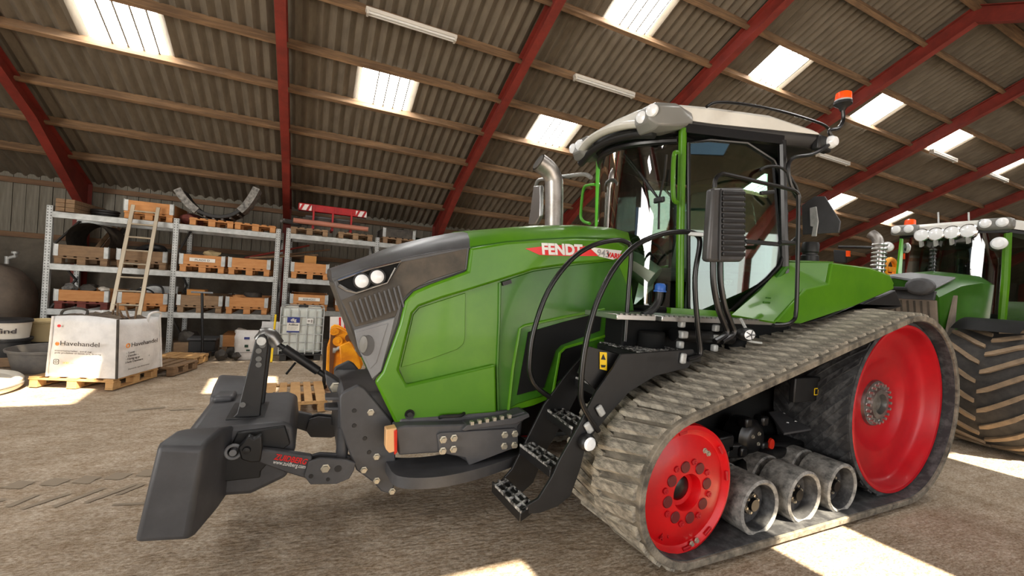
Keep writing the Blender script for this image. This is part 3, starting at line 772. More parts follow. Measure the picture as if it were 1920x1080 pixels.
def track(y0, y1, near):
    bm = new(); sweep_belt(bm, y0, y1, -.075, -.026)
    belt = obj('track_belt', bm, 'rubber_track', T, bevel=.006)
    bm = new(); sweep_belt(bm, y0+.02, y1-.02, -.082, -.074); obj('belt_lining', bm, 'rubber_inner', belt)
    # tread bars
    P_ = belt_path(-.026, .03); N = len(P_); L_ = [0]
    for i in range(N): L_.append(L_[-1]+math.dist(P_[i], P_[(i+1) % N]))
    tot = L_[-1]; n = 74; pitch = tot/n; ymid = (y0+y1)/2
    proto = {}
    far = new()
    for half in (0, 1):
        ya, yb = (y0+.035, ymid+.03) if half == 0 else (ymid-.03, y1-.03)
        for k in range(n):
            s = (k+.5*half)*pitch % tot
            i = max(j for j in range(N) if L_[j] <= s); f = (s-L_[i])/max(L_[i+1]-L_[i], 1e-6)
            a, b = P_[i], P_[(i+1) % N]; p = (a[0]+(b[0]-a[0])*f, a[1]+(b[1]-a[1])*f)
            d = Vector((b[0]-a[0], 0, b[1]-a[1])).normalized()
            # belt_path runs clockwise seen from -Y, so outwards is:
            nr = Vector((0, -1, 0)).cross(d)
            if nr.dot(Vector((p[0]-3.7, 0, p[1]-.7))) < 0: nr = -nr
            m_ = Matrix((d, Vector((0, 1, 0)), nr)).transposed().to_4x4(); m_.translation = Vector((p[0], 0, p[1]))
            sk = LUGSKEW if half == 0 else -LUGSKEW
            if near:
                if half not in proto:
                    o = obj('tread_bar', lug_mesh(ya, yb, sk), 'rubber_lug', belt, smooth=False); proto[half] = o.data
                    for v in o.data.vertices: pass
                    # obj() shifted by the base; undo so that the matrix places it
                    o.data.transform(Matrix.Translation(BASE[belt]))
                else:
                    o = bpy.data.objects.new('tread_bar', proto[half]); COL.objects.link(o); o.parent = belt
                o.matrix_local = Matrix.Translation(-BASE[belt]) @ m_
            else:
                t = lug_mesh(ya, yb, sk); bmesh.ops.transform(t, matrix=m_, verts=t.verts)
                tm = bpy.data.meshes.new('t'); t.to_mesh(tm); t.free(); far.from_mesh(tm); bpy.data.meshes.remove(tm)
    if near: far.free()
    else: obj('tread_bars', far, 'rubber_lug', belt, kind='stuff')
track(1.97, 2.78, True); track(4.22, 5.03, False)
for near in (True, False):
    f = (lambda p: Vector(p)) if near else mir
    s = 1 if near else -1
    y0 = 2.08 if near else 4.92
    c = Vector((2.345, y0, .500))
    # idler
    bm = new(); lathe(bm, [(.445, .02*s), (.445, .66*s), (.40, .66*s), (.38, .03*s)], c, 'Y', 48); idl = obj('front_idler', bm, 'wheel_red', T, label='red front idler wheel')
    bm = new(); lathe(bm, [(.448, .03*s), (.440, -.012*s), (.415, -.022*s), (.39, .0), (.375, .006*s), (.30, -.02*s), (.23, -.034*s), (.125, -.036*s), (.12, -.02*s), (.115, .03*s), (.085, .035*s), (.08, .10*s), (.001, .10*s)], c, 'Y', 56)
    dsk = obj('disc', bm, 'wheel_red', idl)
    if near:
        bm = new()
        for k in range(8):
            a = R(45*k+12); q = c+Vector((.178*math.cos(a), -.042, .178*math.sin(a))); lathe(bm, [(.001, -.001), (.036, -.001), (.04, .004)], q, 'Y', 16)
        obj('round_holes', bm, 'wheel_hole', dsk, label='dark round holes in the disc', kind='stuff')
        bm = new()
        for k in range(8):
            a = R(45*k+34); q = c+Vector((.205*math.cos(a), -.04, .205*math.sin(a))); lathe(bm, [(.022, 0), (.020, -.007), (.012, -.007), (.010, -.002), (.001, -.002)], q, 'Y', 12)
        obj('bosses', bm, 'wheel_red_deep', dsk, kind='stuff')
        bm = new(); lathe(bm, [(.001, .02), (.055, .02), (.075, .032), (.075, .09)], c, 'Y', 20); obj('hub_bore', bm, 'black_gloss', dsk)
        for k in range(12):                      # lightening notches on the rim
            if k % 3 == 2: continue
            a = R(30*k+8); bm = new(); q = c+Vector((.40*math.cos(a), -.015, .40*math.sin(a))); box(bm, q, (.07, .012, .024), Matrix.Rotation(-a+math.pi/2, 3, 'Y')); obj('rim_notch', bm, 'wheel_red_deep', dsk, bevel=.004)
        bolts([c+Vector((.30*math.cos(R(a)), -.02, .30*math.sin(R(a)))) for a in (52, 60)]+[c+Vector((.39*math.cos(R(-75)), -.01, .39*math.sin(R(-75)))), c+Vector((.39*math.cos(R(-68)), -.01, .39*math.sin(R(-68))))], .015, dsk)
        text('casting_mark', '4 V', 'wheel_red_deep', c+Vector((-.20, -.017, -.30)), (1, 0, .1), (-.1, 0, 1), .07, dsk, .004)
    # drive wheel: red dish in a rubber covered rim with slanting bars
    c = Vector((5.09, y0, .885))
    bm = new(); lathe(bm, [(.795, .0), (.822, .01*s), (.822, .68*s), (.80, .69*s)], c, 'Y', 64); dw = obj('drive_wheel', bm, 'rubber_inner', T, label='rubber covered drive wheel with a red dish')
    bm = new(); lathe(bm, [(.80, .012*s), (.79, -.006*s), (.765, -.002*s), (.752, .02*s), (.735, .10*s), (.70, .13*s), (.60, .15*s), (.47, .155*s), (.44, .165*s), (.40, .20*s), (.30, .215*s), (.001, .215*s)], c, 'Y', 64); obj('dish', bm, 'wheel_red_deep', dw)
    if near:
        bm = new(); hc = c+Vector((0, .21, 0)); lathe(bm, [(.23, .01), (.22, -.02), (.15, -.03), (.145, -.055), (.10, -.06), (.095, -.01), (.06, -.005), (.055, -.03), (.001, -.03)], hc, 'Y', 28); hub = obj('hub', bm, 'steel', dw, label='grey bolted hub')
        bolts([hc+Vector((.186*math.cos(R(18*k)), -.02, .186*math.sin(R(18*k)))) for k in range(20)], .016, hub, .04, 'steel_bright')
        for k in range(30):
            a0 = R(12*k); bm = new(); r = .838
            q = []
            for yy, da in ((.02, 0), (.12, .14), (.22, .28), (.32, .42), (.42, .56), (.52, .70), (.60, .60), (.67, .50)):
                q.append((yy, a0+da))
            for (ya, aa), (yb, ab) in zip(q, q[1:]):
                v = [c+Vector((rr*math.cos(t), y_, rr*math.sin(t))) for y_, t, rr in ((ya, aa, r), (yb, ab, r), (yb, ab+.09, r), (ya, aa+.09, r))]
                v2 = [c+Vector((rr*math.cos(t), y_, rr*math.sin(t))) for y_, t, rr in ((ya, aa, r-.025), (yb, ab, r-.025), (yb, ab+.09, r-.025), (ya, aa+.09, r-.025))]
                A = [bm.verts.new(x) for x in v]; B = [bm.verts.new(x) for x in v2]
                bm.faces.new(A)
                for i in range(4): j = (i+1) % 4; bm.faces.new((A[i], B[i], B[j], A[j]))
            bmesh.ops.recalc_face_normals(bm, faces=bm.faces)
            obj('grip_bar', bm, 'rubber_inner', dw, smooth=False)
    # three rollers, each a pair of drums
    for k, rx in enumerate((3.13, 3.67, 4.19)):
        c = Vector((rx, y0-.09*s, .262))
        for a, b in ((.06, .34), (.38, .64)):
            bm = new(); lathe(bm, [(.175, (a+.015)*s), (.195, a*s), (.212, (a+.012)*s), (.212, (b-.012)*s), (.20, b*s), (.05, b*s)] if a < .2 else [(.05, a*s), (.20, a*s), (.212, (a+.012)*s), (.212, (b-.012)*s), (.20, b*s), (.05, b*s)], c, 'Y', 36)
            if a < .2:
                ro = obj('roller', bm, 'roller_grey', T, label='worn grey roller drum')
                bm = new(); lathe(bm, [(.178, (a+.012)*s), (.168, .10*s), (.16, .17*s), (.001, .17*s)], c, 'Y', 32); obj('roller_cup', bm, 'rubber_inner', ro)
                bm = new(); lathe(bm, [(.085, .17*s), (.08, .14*s), (.05, .135*s), (.045, .11*s), (.001, .11*s)], c, 'Y', 20); rh = obj('roller_hub', bm, 'black_gloss', ro)
                if near: bolts([c+Vector((.064*math.cos(R(60*i+20)), .14, .064*math.sin(R(60*i+20)))) for i in range(6)], .011, rh, .012)
            else: obj('roller', bm, 'roller_grey', T)
    # undercarriage between the wheels
    bm = new(); a = f((2.6, 2.62, .56)); b = f((4.5, 2.62, .72))
    bar(bm, f((2.5, 2.60, .50)), f((3.4, 2.60, .56)), .20, .16); bar(bm, f((3.3, 2.60, .5)), f((4.4, 2.6, .42)), .2, .14)
    bx(bm, 2.95, 4.4, f((0, 2.85, 0)).y, f((0, 3.3, 0)).y, .55, 1.05)
    obj('track_frame', bm, 'black_gloss', T, bevel=.03)
    if near:
        bm = new(); c = at(1412, 822, Y=2.5); lathe(bm, [(.10, .2), (.16, .18), (.165, .02), (.14, 0), (.12, -.02), (.10, -.03), (.001, -.03)], c, 'Y', 26); ah = obj('axle_housing', bm, 'black_gloss', T)
        bolts([c+Vector((.03, -.03, .05)), c+Vector((.03, -.03, -.04)), c+Vector((-.05, -.03, .03))], .014, ah, .012)
        for dx, dz in ((-.14, -.10), (.14, -.08), (-.10, .15), (.12, .15)):
            bm = new(); box(bm, c+Vector((dx, .02, dz)), (.09, .1, .09)); obj('housing_lug', bm, 'black_gloss', ah, bevel=.02)
        bm = new(); c = at(1446, 833, Y=2.48); lathe(bm, [(.001, -.01), (.05, -.008), (.055, .01)], c, 'Y', 20); bmesh.ops.scale(bm, vec=(.7, 1, 1), space=Matrix.Translation(-c), verts=bm.verts); obj('reflector', bm, 'red_lens', T, label='red reflector in the undercarriage')
        bm = new(); tube(bm, smooth_path([at(1365, 915, Y=2.5), at(1395, 880, Y=2.5), at(1440, 850, Y=2.5), at(1480, 848, Y=2.55)], 5), [.10]*4+[.09]*6+[.06]*6, 12); obj('swing_arm', bm, 'black_gloss', T)
        bm = new(); c = at(1500, 866, Y=2.6); box(bm, c, (.16, .14, .18)); box(bm, c+Vector((0, 0, .11)), (.09, .08, .05)); obj('valve_block', bm, 'black_plastic', T, bevel=.015)
        bm = new(); cyl(bm, at(1466, 850, Y=2.5), at(1482, 862, Y=2.5), .035); obj('hose_fitting', bm, 'steel', T)
        pts = [at(1440, 772, Y=2.72), at(1556, 756, Y=2.72), at(1580, 794, Y=2.40), at(1470, 812, Y=2.40)]
        bm = new(); prism(bm, pts, (0, 0, -.02)); mg = obj('mud_guard', bm, 'graphite', T, bevel=.005, label='flat black guard plate inside the track')
        bm = new()
        for q in ((1472, 792), (1492, 790), (1540, 781), (1522, 762), (1556, 778)):
            u, v = (q[0]-1470)/110, (q[1]-775)/30
            p = at(*q, Z=(pts[0].z+pts[2].z)/2+.004) if False else None
        for u, v in ((.15, .62), (.28, .62), (.75, .6), (.6, .15), (.2, .2)):
            p = pts[0].lerp(pts[1], u).lerp(pts[3].lerp(pts[2], u), v)+Vector((0, 0, .003)); lathe(bm, [(.014, 0), (.012, .008), (.001, .008)], p, 'Z', 8)
        obj('guard_bolts', bm, 'steel', mg)
        bm = new(); c = at(1533, 734, Y=2.36); box(bm, c+Vector((-.12, .03, .02)), (.42, .05, .22)); obj('guard_box', bm, 'black_plastic', T, bevel=.01)
        bm = new(); box(bm, c, (.10, .004, .065)); dc = obj('warning_label', bm, 'decal_yellow', T, smooth=False)
        bm = new(); box(bm, c+Vector((-.025, -.003, .0)), (.04, .002, .05)); box(bm, c+Vector((.03, -.003, .01)), (.045, .002, .03)); obj('pictogram', bm, 'decal_black', dc, smooth=False)
        bm = new(); bx(bm, 2.7, 5.3, 2.80, 2.9, .35, 1.5); obj('inner_guard', bm, 'black_interior', T, bevel=.02)

# ---- steps, platform, handrails
def tread(z, pts, k):
    bm = new(); p = [at(*q, Z=z) for q in pts]
    prism(bm, p, (0, 0, -.06)); t = obj('step', bm, 'black_plastic', T, bevel=.008, label='black ribbed step with worn edges')
    a, b, c, d = p[0], p[1], p[2], p[3]
    for u in (.12, .36, .6, .84):                # raised ribs along and across the tread
        bm = new(); bar(bm, a.lerp(d, u).lerp(b.lerp(c, u), .08)+Vector((0, 0, .006)), a.lerp(d, u).lerp(b.lerp(c, u), .92)+Vector((0, 0, .006)), .014, .02); obj('rib_or_shade_strip', bm, 'black_worn', t, bevel=.003)
    for v in (.06, .5, .94):
        bm = new(); bar(bm, a.lerp(b, v)+Vector((0, 0, .005)), d.lerp(c, v)+Vector((0, 0, .005)), .012, .02); obj('rib_or_shade_strip', bm, 'black_worn', t, bevel=.003)
tread(.40, [(922, 907), (946, 897), (1000, 946), (976, 963)], 0)
tread(.62, [(974, 836), (992, 827), (1052, 864), (1032, 880)], 1)
tread(.86, [(1022, 768), (1044, 762), (1090, 786), (1072, 806)], 2)
tread(1.10, [(1065, 704), (1084, 698), (1134, 712), (1118, 728)], 3)
fs = [(1103, 655), (1110, 650), (1125, 660), (1096, 716), (1066, 775), (1022, 850), (1000, 905), (968, 935), (945, 930), (938, 905), (960, 880), (985, 830), (1020, 760), (1060, 705)]
bm = new(); prism(bm, pl(fs, 2.80), (0, .02, 0)); obj('step_stringer', bm, 'black_plastic', T, bevel=.004)
ns = [(1165, 664), (1300, 655), (1306, 668), (1290, 690), (1230, 705), (1180, 735), (1140, 780), (1100, 830), (1088, 880), (1070, 930), (1045, 950), (1010, 963), (976, 964), (974, 957), (1010, 935), (1035, 895), (1050, 862), (1085, 800), (1118, 735), (1150, 690)]
bm = new(); prism(bm, pl(ns, 2.36), (0, .022, 0)); st = obj('step_stringer', bm, 'black_plastic', T, bevel=.004)
bm = new(); c = at(1103, 831, Y=2.32); lathe(bm, [(.001, -.03), (.04, -.026), (.055, -.01), (.06, .01), (.05, .06)], c, 'Y', 22); obj('step_lamp', bm, 'black_plastic', st)
bm = new(); lathe(bm, [(.001, -.037), (.035, -.034), (.046, -.02)], c, 'Y', 20); obj('step_lamp_lens', bm, 'lens', st)
for q in ((1104, 802), (1126, 770), (1281, 672)):
    bm = new(); c = at(*q, Y=2.345); box(bm, c, (.05, .03, .08), Matrix.Rotation(R(-35 if q[0] < 1200 else 5), 3, 'Y')); cl = obj('rail_clamp', bm, 'zinc', st, bevel=.012)
bm = new(); pf = [at(1104, 645, Z=1.36), at(1150, 638, Z=1.36), at(1296, 640, Z=1.36), at(1306, 655, Z=1.36), at(1165, 666, Z=1.36)]
prism(bm, [(2.2, 2.36, 1.36), (2.2, 2.95, 1.36), (2.75, 3.0, 1.36), (2.75, 2.36, 1.36)], (0, 0, -.06)); pfm = obj('platform', bm, 'black_plastic', T, bevel=.01)
bm = new()
for i in range(16):
    for j in range(14):
        x, y = 2.225+i*.033, 2.39+j*.042; box(bm, (x+.008*(j % 2), y, 1.363), (.02, .024, .01))
obj('platform_grip', bm, 'black_worn', pfm, kind='stuff', smooth=False)
bm = new(); prism(bm, [(2.2, 2.37, 1.32), (2.2, 2.80, 1.32), (2.02, 2.80, 1.12), (2.02, 2.37, 1.12)], (.02, 0, 0)); obj('riser', bm, 'black_gloss', T, bevel=.006)
bm = new(); c = Vector((2.17, 2.55, 1.26)); quad(bm, *[at(*q, X=2.12) for q in ((1125, 660), (1138, 661), (1138, 694), (1125, 690))]); 
bm.free(); bm = new(); prism(bm, [at(*q, Y=2.42)  for q in ((1125, 660), (1138, 661), (1138, 695), (1125, 692))], (0, .004, 0)); dc = obj('warning_label', bm, 'decal_yellow', T, smooth=False)
bm = new(); prism(bm, pl([(1127, 674), (1131.5, 664), (1136, 675)], 2.416), (0, .002, 0)); prism(bm, pl([(1127, 684), (1136, 685), (1134, 689), (1128, 689)], 2.416), (0, .002, 0)); obj('pictogram', bm, 'decal_black', dc, smooth=False)
bm = new(); prism(bm, pl([(1104, 650), (1166, 666), (1150, 690), (1120, 735), (1085, 700)], 2.43), (0, .02, 0)); obj('riser_panel', bm, 'black_plastic', T)
ra = [(1030, 744), (1006, 725), (995, 705), (993, 680), (1001, 620), (1028, 545), (1070, 488), (1110, 461), (1150, 451), (1172, 453), (1183, 468), (1179, 540), (1172, 640)]
bm = new(); tube(bm, smooth_path(pl(ra, 2.72), 4), .019, 10); obj('handrail', bm, 'black_gloss', T)
rb = [(1122, 808), (1102, 778), (1091, 755), (1089, 730), (1094, 670), (1106, 610), (1124, 555), (1156, 497), (1196, 458), (1245, 438), (1290, 435), (1308, 442), (1312, 460), (1303, 520), (1307, 600), (1313, 655), (1309, 668), (1290, 674)]
bm = new(); tube(bm, smooth_path(pl(rb, 2.33), 4), .019, 10); obj('handrail', bm, 'black_gloss', T)
# ---- cab
A1, A0 = Vector((2.93, 2.90, 3.30)), Vector((3.06, 2.90, 1.62))          # front pillar, near side
C1, C0 = Vector((3.86, 2.60, 3.30)), Vector((4.12, 2.60, 1.62))          # rear pillar
DN = (Vector((4.06, 2.60, 2))-Vector((2.98, 2.90, 2))).cross(Vector((0, 0, 1))).normalized()
def ond(px, py, off=0.):
    """point of the door plane seen at a pixel, moved out by off"""
    d = at(px, py, Y=1)-EYE; p0 = Vector((2.98, 2.90, 2))+DN*off
    return EYE+d*((p0-EYE).dot(DN)/d.dot(DN))
if DN.y > 0: DN = -DN
# floor block and lower cab body
bm = new(); prism(bm, [(2.55, 2.95, 1.30), (3.0, 2.86, 1.30), (4.1, 2.55, 1.30), (4.25, 2.7, 1.30), (4.25, 4.3, 1.30), (4.1, 4.45, 1.30), (3.0, 4.14, 1.30), (2.55, 4.05, 1.30)], (0, 0, .34)); cb = obj('cab_floor', bm, 'black_interior', T, bevel=.02)
# pillars and frames
for s in (1, -1):
    f = (lambda p: Vector(p)) if s > 0 else mir
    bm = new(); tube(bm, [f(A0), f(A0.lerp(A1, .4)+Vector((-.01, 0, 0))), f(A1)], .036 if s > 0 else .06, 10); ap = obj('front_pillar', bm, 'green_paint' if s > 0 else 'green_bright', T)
    bm = new()
    q = [(1270, 286), (1264, 290), (1262, 330), (1263, 372), (1270, 380)] if s > 0 else None
    if s > 0: tube(bm, smooth_path(pl(q, 2.84), 4), .02, 8)
    else: tube(bm, smooth_path([at(x, y, X=2.9) for x, y in ((1116, 346), (1104, 347), (1094, 355), (1089, 402), (1094, 415), (1106, 419))], 4), .018, 8)
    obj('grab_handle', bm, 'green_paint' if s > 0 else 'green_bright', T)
    bm = new(); tube(bm, [f(C0+Vector((.02, 0, -.1))), f(C0.lerp(C1, .5)), f(C1)], .035, 8); obj('rear_pillar', bm, 'black_gloss', T)
    bm = new(); bar(bm, f(A1), f(C1), .06, .08); obj('roof_rail', bm, 'black_gloss', T)
    bm = new(); bar(bm, f((4.2, 2.85, 1.7)), f((4.1, 2.85, 3.3)), .05, .05, up=(0, 1, 0)); obj('rear_corner', bm, 'black_gloss', T)
bm = new(); bar(bm, (2.92, 2.9, 1.66), (4.1, 2.58, 1.66), .08, .06); obj('door_sill', bm, 'green_paint', T)
# windscreen: bowed in plan
def screen(z, k): 
    out = []
    for i in range(15):
        u = -1+2*i/14; x = 2.99-.05*(z-1.66)/1.6-.30*(1-u*u)-.02
        out.append(Vector((x, YC+u*.56, z)))
    return out
bm = new(); rows = [[bm.verts.new(p) for p in screen(z, 0)] for z in (1.64, 2.0, 2.4, 2.8, 3.24)]
for a, b in zip(rows, rows[1:]):
    for i in range(14): bm.faces.new((a[i], a[i+1], b[i+1], b[i]))
obj('windscreen', bm, 'cab_glass', T)
for z, r_ in ((3.2, .03), (1.66, .035)):
    bm = new(); tube(bm, [p+Vector((-.01, 0, 0)) for p in screen(z, 0)], r_, 8); obj('screen_frame', bm, 'black_gloss', T)
# door: glass with a black rim, the lower rear corner swept up
dg = [(1291, 268), (1330, 262), (1400, 268), (1450, 300), (1466, 330), (1474, 400), (1472, 470), (1462, 498), (1440, 522), (1400, 555), (1372, 582), (1355, 588), (1296, 588), (1291, 575)]
bm = new(); prism(bm, [ond(*q, .005) for q in dg], DN*-.006); dr = obj('door', bm, 'cab_glass', T, label='glass cab door with a black rim')
bm = new(); tube(bm, [ond(*q, .01) for q in dg], .017, 8, closed=True); obj('door_rim', bm, 'black_gloss', dr)
bm = new(); tube(bm, [ond(*q, .012) for q in [(1474, 500), (1452, 526), (1410, 562), (1380, 590)]], .03, 8); obj('door_edge', bm, 'green_paint_dark', dr)
bm = new(); c = ond(1452, 457, .02); bar(bm, ond(1398, 452, .03), ond(1470, 458, .03), .02, .03); obj('door_handle', bm, 'black_plastic', dr)
bm = new(); prism(bm, [mir(ond(*q, .005)) for q in dg], (0, -.006, 0)); obj('door', bm, 'cab_glass', T)
bm = new(); quad(bm, (4.24, 2.85, 1.75), (4.24, 4.15, 1.75), (4.10, 4.15, 3.25), (4.10, 2.85, 3.25)); obj('rear_window', bm, 'cab_glass', T)
for s in (1, -1):
    f = (lambda p: Vector(p)) if s > 0 else mir
    bm = new(); quad(bm, f((4.12, 2.62, 1.75)), f((4.24, 2.85, 1.75)), f((4.10, 2.85, 3.25)), f((3.86, 2.62, 3.25))); obj('corner_window', bm, 'cab_glass', T)
# inside: seat, steering column, armrest, rear panel with the maker's name
bm = new(); box(bm, (3.62, 3.5, 2.02), (.52, .52, .14)); obj('seat', bm, 'seat_grey', T, bevel=.05)
bm = new(); box(bm, (3.86, 3.5, 2.42), (.14, .52, .74), Matrix.Rotation(R(10), 3, 'Y')); obj('seat_back', bm, 'seat_pale', T, bevel=.05)
bm = new(); box(bm, (3.92, 3.5, 2.88), (.1, .3, .22)); obj('headrest', bm, 'seat_grey', T, bevel=.04)
bm = new(); box(bm, (3.62, 3.5, 1.78), (.36, .36, .34)); obj('seat_base', bm, 'black_interior', T, bevel=.03)
bm = new(); box(bm, (3.5, 3.88, 2.2), (.5, .16, .12)); box(bm, (3.3, 3.92, 2.42), (.04, .24, .18), Matrix.Rotation(R(-25), 3, 'Y')); obj('armrest_console', bm, 'black_interior', T, bevel=.02)
bm = new(); tube(bm, [(2.92, 3.5, 1.66), (3.02, 3.5, 2.05), (3.14, 3.5, 2.22)], [.09, .07, .05], 10); obj('steering_column', bm, 'black_interior', T)
bm = new(); tube(bm, smooth_path([(2.93, 3.12, 1.95), (2.82, 3.3, 2.08), (2.80, 3.5, 2.10), (2.82, 3.7, 2.08), (2.93, 3.88, 1.95)], 4), .12, 10); obj('dashboard', bm, 'seat_pale', T)
bm = new(); tm_ = Matrix.Rotation(R(35), 3, 'Y'); tube(bm, [Vector((3.17, 3.5, 2.26))+tm_ @ Vector((.19*math.cos(R(20*i)), .19*math.sin(R(20*i)), 0)) for i in range(18)], .016, 8, closed=True)
for a in (0, 120, 240): cyl(bm, (3.17, 3.5, 2.26), Vector((3.17, 3.5, 2.26))+tm_ @ Vector((.19*math.cos(R(a)), .19*math.sin(R(a)), 0)), .012, 6)
obj('steering_wheel', bm, 'black_plastic', T)
bm = new(); bx(bm, 4.08, 4.2, 2.72, 4.28, 1.64, 2.1); obj('rear_panel_inside', bm, 'seat_grey', T, bevel=.03)
bm = new(); bx(bm, 3.3, 3.9, 2.90, 3.1, 1.64, 2.06); op = obj('side_box', bm, 'seat_grey', T, bevel=.04)
nb_ = Vector((3.60, 2.892, 1.97)); bm = new(); box(bm, nb_, (.26, .006, .07)); sb_ = obj('name_board', bm, 'black_interior', op, smooth=False)
text('lettering', 'FENDT', 'decal_white', nb_+Vector((-.11, -.004, -.022)), (1, 0, 0), (0, 0, 1), .055, sb_, .001, shear=.2, width=.22)
bm = new(); bx(bm, 2.95, 4.1, 2.95, 4.05, 3.18, 3.3); obj('headliner', bm, 'black_interior', T, bevel=.03)
# wipers
for q in ([(1168, 285), (1200, 325), (1222, 355), (1238, 378)], [(1250, 290), (1246, 330), (1236, 372), (1235, 430)]):
    bm = new(); tube(bm, [at(x, y, X=2.68+.15*(i/3)) for i, (x, y) in enumerate(q)], .011, 6); obj('wiper', bm, 'black_plastic', T)
bm = new(); tube(bm, [at(x, y, X=2.68+.12*(i/1)) for i, (x, y) in enumerate(((1160, 282), (1232, 370)))], .008, 6); obj('wiper', bm, 'black_plastic', T)
bm = new(); c = at(1236, 375, X=2.74); box(bm, c, (.03, .12, .05)); obj('wiper_hub', bm, 'black_plastic', T, bevel=.01)
# roof: black soffit below, white shell above, narrower at the front
half = [(2.60, 3.5), (2.62, 3.2), (2.70, 3.0), (2.92, 2.91), (3.20, 2.83), (3.75, 2.62), (4.18, 2.46), (4.34, 2.5), (4.42, 2.7), (4.46, 3.5)]
def rim(k, z, dz=0): 
    r_ = [Vector((3.5+(x-3.5)*k, YC+(y-YC)*k, z)) for x, y in half]
    return r_+[mir(p) for p in r_[-2:0:-1]]
def stack(rings):
    bm = new(); V = [[bm.verts.new(p) for p in r_] for r_ in rings]; n = len(V[0])
    for a, b in zip(V, V[1:]):
        for i in range(n): j = (i+1) % n; bm.faces.new((a[i], a[j], b[j], b[i]))
    bm.faces.new(V[0][::-1]); bm.faces.new(V[-1]); bmesh.ops.recalc_face_normals(bm, faces=bm.faces); return bm
sof = obj('roof_soffit', stack([rim(.80, 3.24), rim(.93, 3.27), rim(.985, 3.35), rim(.985, 3.40)]), 'black_plastic', T, bevel=.01)
def ztop(p): return 3.50+.045*math.sin(max(0, min(1, (p.x-2.6)/1.5))*math.pi)-.10*max(0, (p.x-3.7))/.7
r0_ = [Vector((p.x, p.y, 3.385)) for p in rim(1.0, 0)]
r1_ = [Vector((p.x, p.y, ztop(p)-.03)) for p in rim(.99, 0)]
r2_ = [Vector((p.x, p.y, ztop(p))) for p in rim(.95, 0)]
r3_ = [Vector((p.x, p.y, ztop(p)+.05)) for p in rim(.6, 0)]
rf = obj('roof', stack([r0_, r1_, r2_, r3_]), 'white_roof', T, label='white cab roof')
bm = new()
vz = [at(x, y, X=2.60) for x, y in ((1113, 302), (1132, 287), (1150, 272), (1180, 258), (1212, 247))]
tube(bm, smooth_path([Vector((2.60, 4.08, 3.28)), Vector((2.54, 3.8, 3.34)), Vector((2.52, 3.5, 3.36)), Vector((2.55, 3.2, 3.34)), Vector((2.62, 3.0, 3.30))], 5), .04, 10); bmesh.ops.scale(bm, vec=(1.3, 1, .9), space=Matrix.Translation((-2.56, -3.5, -3.33)), verts=bm.verts); obj('visor', bm, 'white_roof', rf)
bm = new(); tube(bm, smooth_path([Vector((2.66, 4.1, 3.21)), Vector((2.60, 3.8, 3.26)), Vector((2.58, 3.5, 3.28)), Vector((2.61, 3.2, 3.26)), Vector((2.68, 2.98, 3.22))], 5), .04, 10); obj('visor_frame', bm, 'black_plastic', rf)
# lamp pods at the two front corners of the roof
for s in (1, -1):
    f = (lambda p: Vector(p)) if s > 0 else mir
    bm = new(); rr = []
    for x, hw, z0, z1 in ((2.53, .09, 3.28, 3.40), (2.60, .13, 3.22, 3.46), (2.80, .13, 3.25, 3.49), (3.02, .05, 3.33, 3.46)):
        cy = 2.99-(x-2.53)*.14
        rr.append([bm.verts.new(f((x, cy+dy*hw, z))) for dy, z in ((-1, z0+.03), (-.6, z0), (.8, z0), (1, z0+.04), (1, z1-.05), (.7, z1), (-.6, z1), (-1, z1-.05))])
    for a, b in zip(rr, rr[1:]):
        for i in range(8): j = (i+1) % 8; bm.faces.new((a[i], a[j], b[j], b[i]))
    bm.faces.new(rr[0][::-1]); bm.faces.new(rr[-1]); bmesh.ops.recalc_face_normals(bm, faces=bm.faces)
    pod = obj('lamp_pod', bm, 'lamp_grey', T, bevel=.012, label='grey lamp pod at the front corner of the roof')
    for (x, y, z) in ((2.555, 2.885, 3.37), (2.54, 2.99, 3.34)) if s > 0 else ((2.545, 2.91, 3.35), (2.545, 3.03, 3.36)):
        bm = new(); c = f((x, y, z)); dv = Vector((-.9, -.35*s if s > 0 else -.2, -.1)).normalized()
        u = dv.orthogonal().normalized(); v = dv.cross(u); rr = []
        for r_, d_ in ((.055, 0), (.052, .02), (.03, .03), (.001, .032)): rr.append([bm.verts.new(c+dv*d_+(u*math.cos(R(20*k))+v*math.sin(R(20*k)))*r_) for k in range(18)])
        for a, b in zip(rr, rr[1:]):
            for i in range(18): j = (i+1) % 18; bm.faces.new((a[i], a[j], b[j], b[i]))
        bmesh.ops.recalc_face_normals(bm, faces=bm.faces); obj('lamp', bm, 'lens', pod, label='round clear lamp')
# rear roof lamp, roof railing, beacon on its bent stalk
bm = new(); c = Vector((4.33, 2.44, 3.34)); lathe(bm, [(.001, -.05), (.04, -.045), (.055, -.02), (.06, .0), (.05, .05)], c, 'Y', 18); rl = obj('rear_lamp', bm, 'lens', T)
bm = new(); box(bm, c+Vector((-.06, .05, -.02)), (.2, .08, .14)); obj('rear_lamp_box', bm, 'black_plastic', rl, bevel=.02)
bm = new(); tube(bm, smooth_path([at(x, y, Y=2.75) for x, y in ((1325, 200), (1345, 192), (1400, 196), (1470, 210), (1540, 232), (1556, 245))], 4), .014, 8); obj('roof_bar', bm, 'black_gloss', T)
bm = new(); tube(bm, smooth_path([at(x, y, Y=2.44) for x, y in ((1580, 205), (1581, 225), (1572, 240), (1555, 245), (1560, 262), (1548, 276), (1520, 290), (1490, 295), (1478, 310), (1482, 345), (1494, 370))], 4), .017, 8); stalk = obj('beacon_stalk', bm, 'black_gloss', T)
c = at(1580, 202, Y=2.44)
bm = new(); lathe(bm, [(.02, -.03), (.035, .0), (.075, .03), (.075, .055), (.06, .06)], c, 'Z', 20); bc = obj('beacon', bm, 'black_plastic', stalk, label='orange beacon on a black foot')
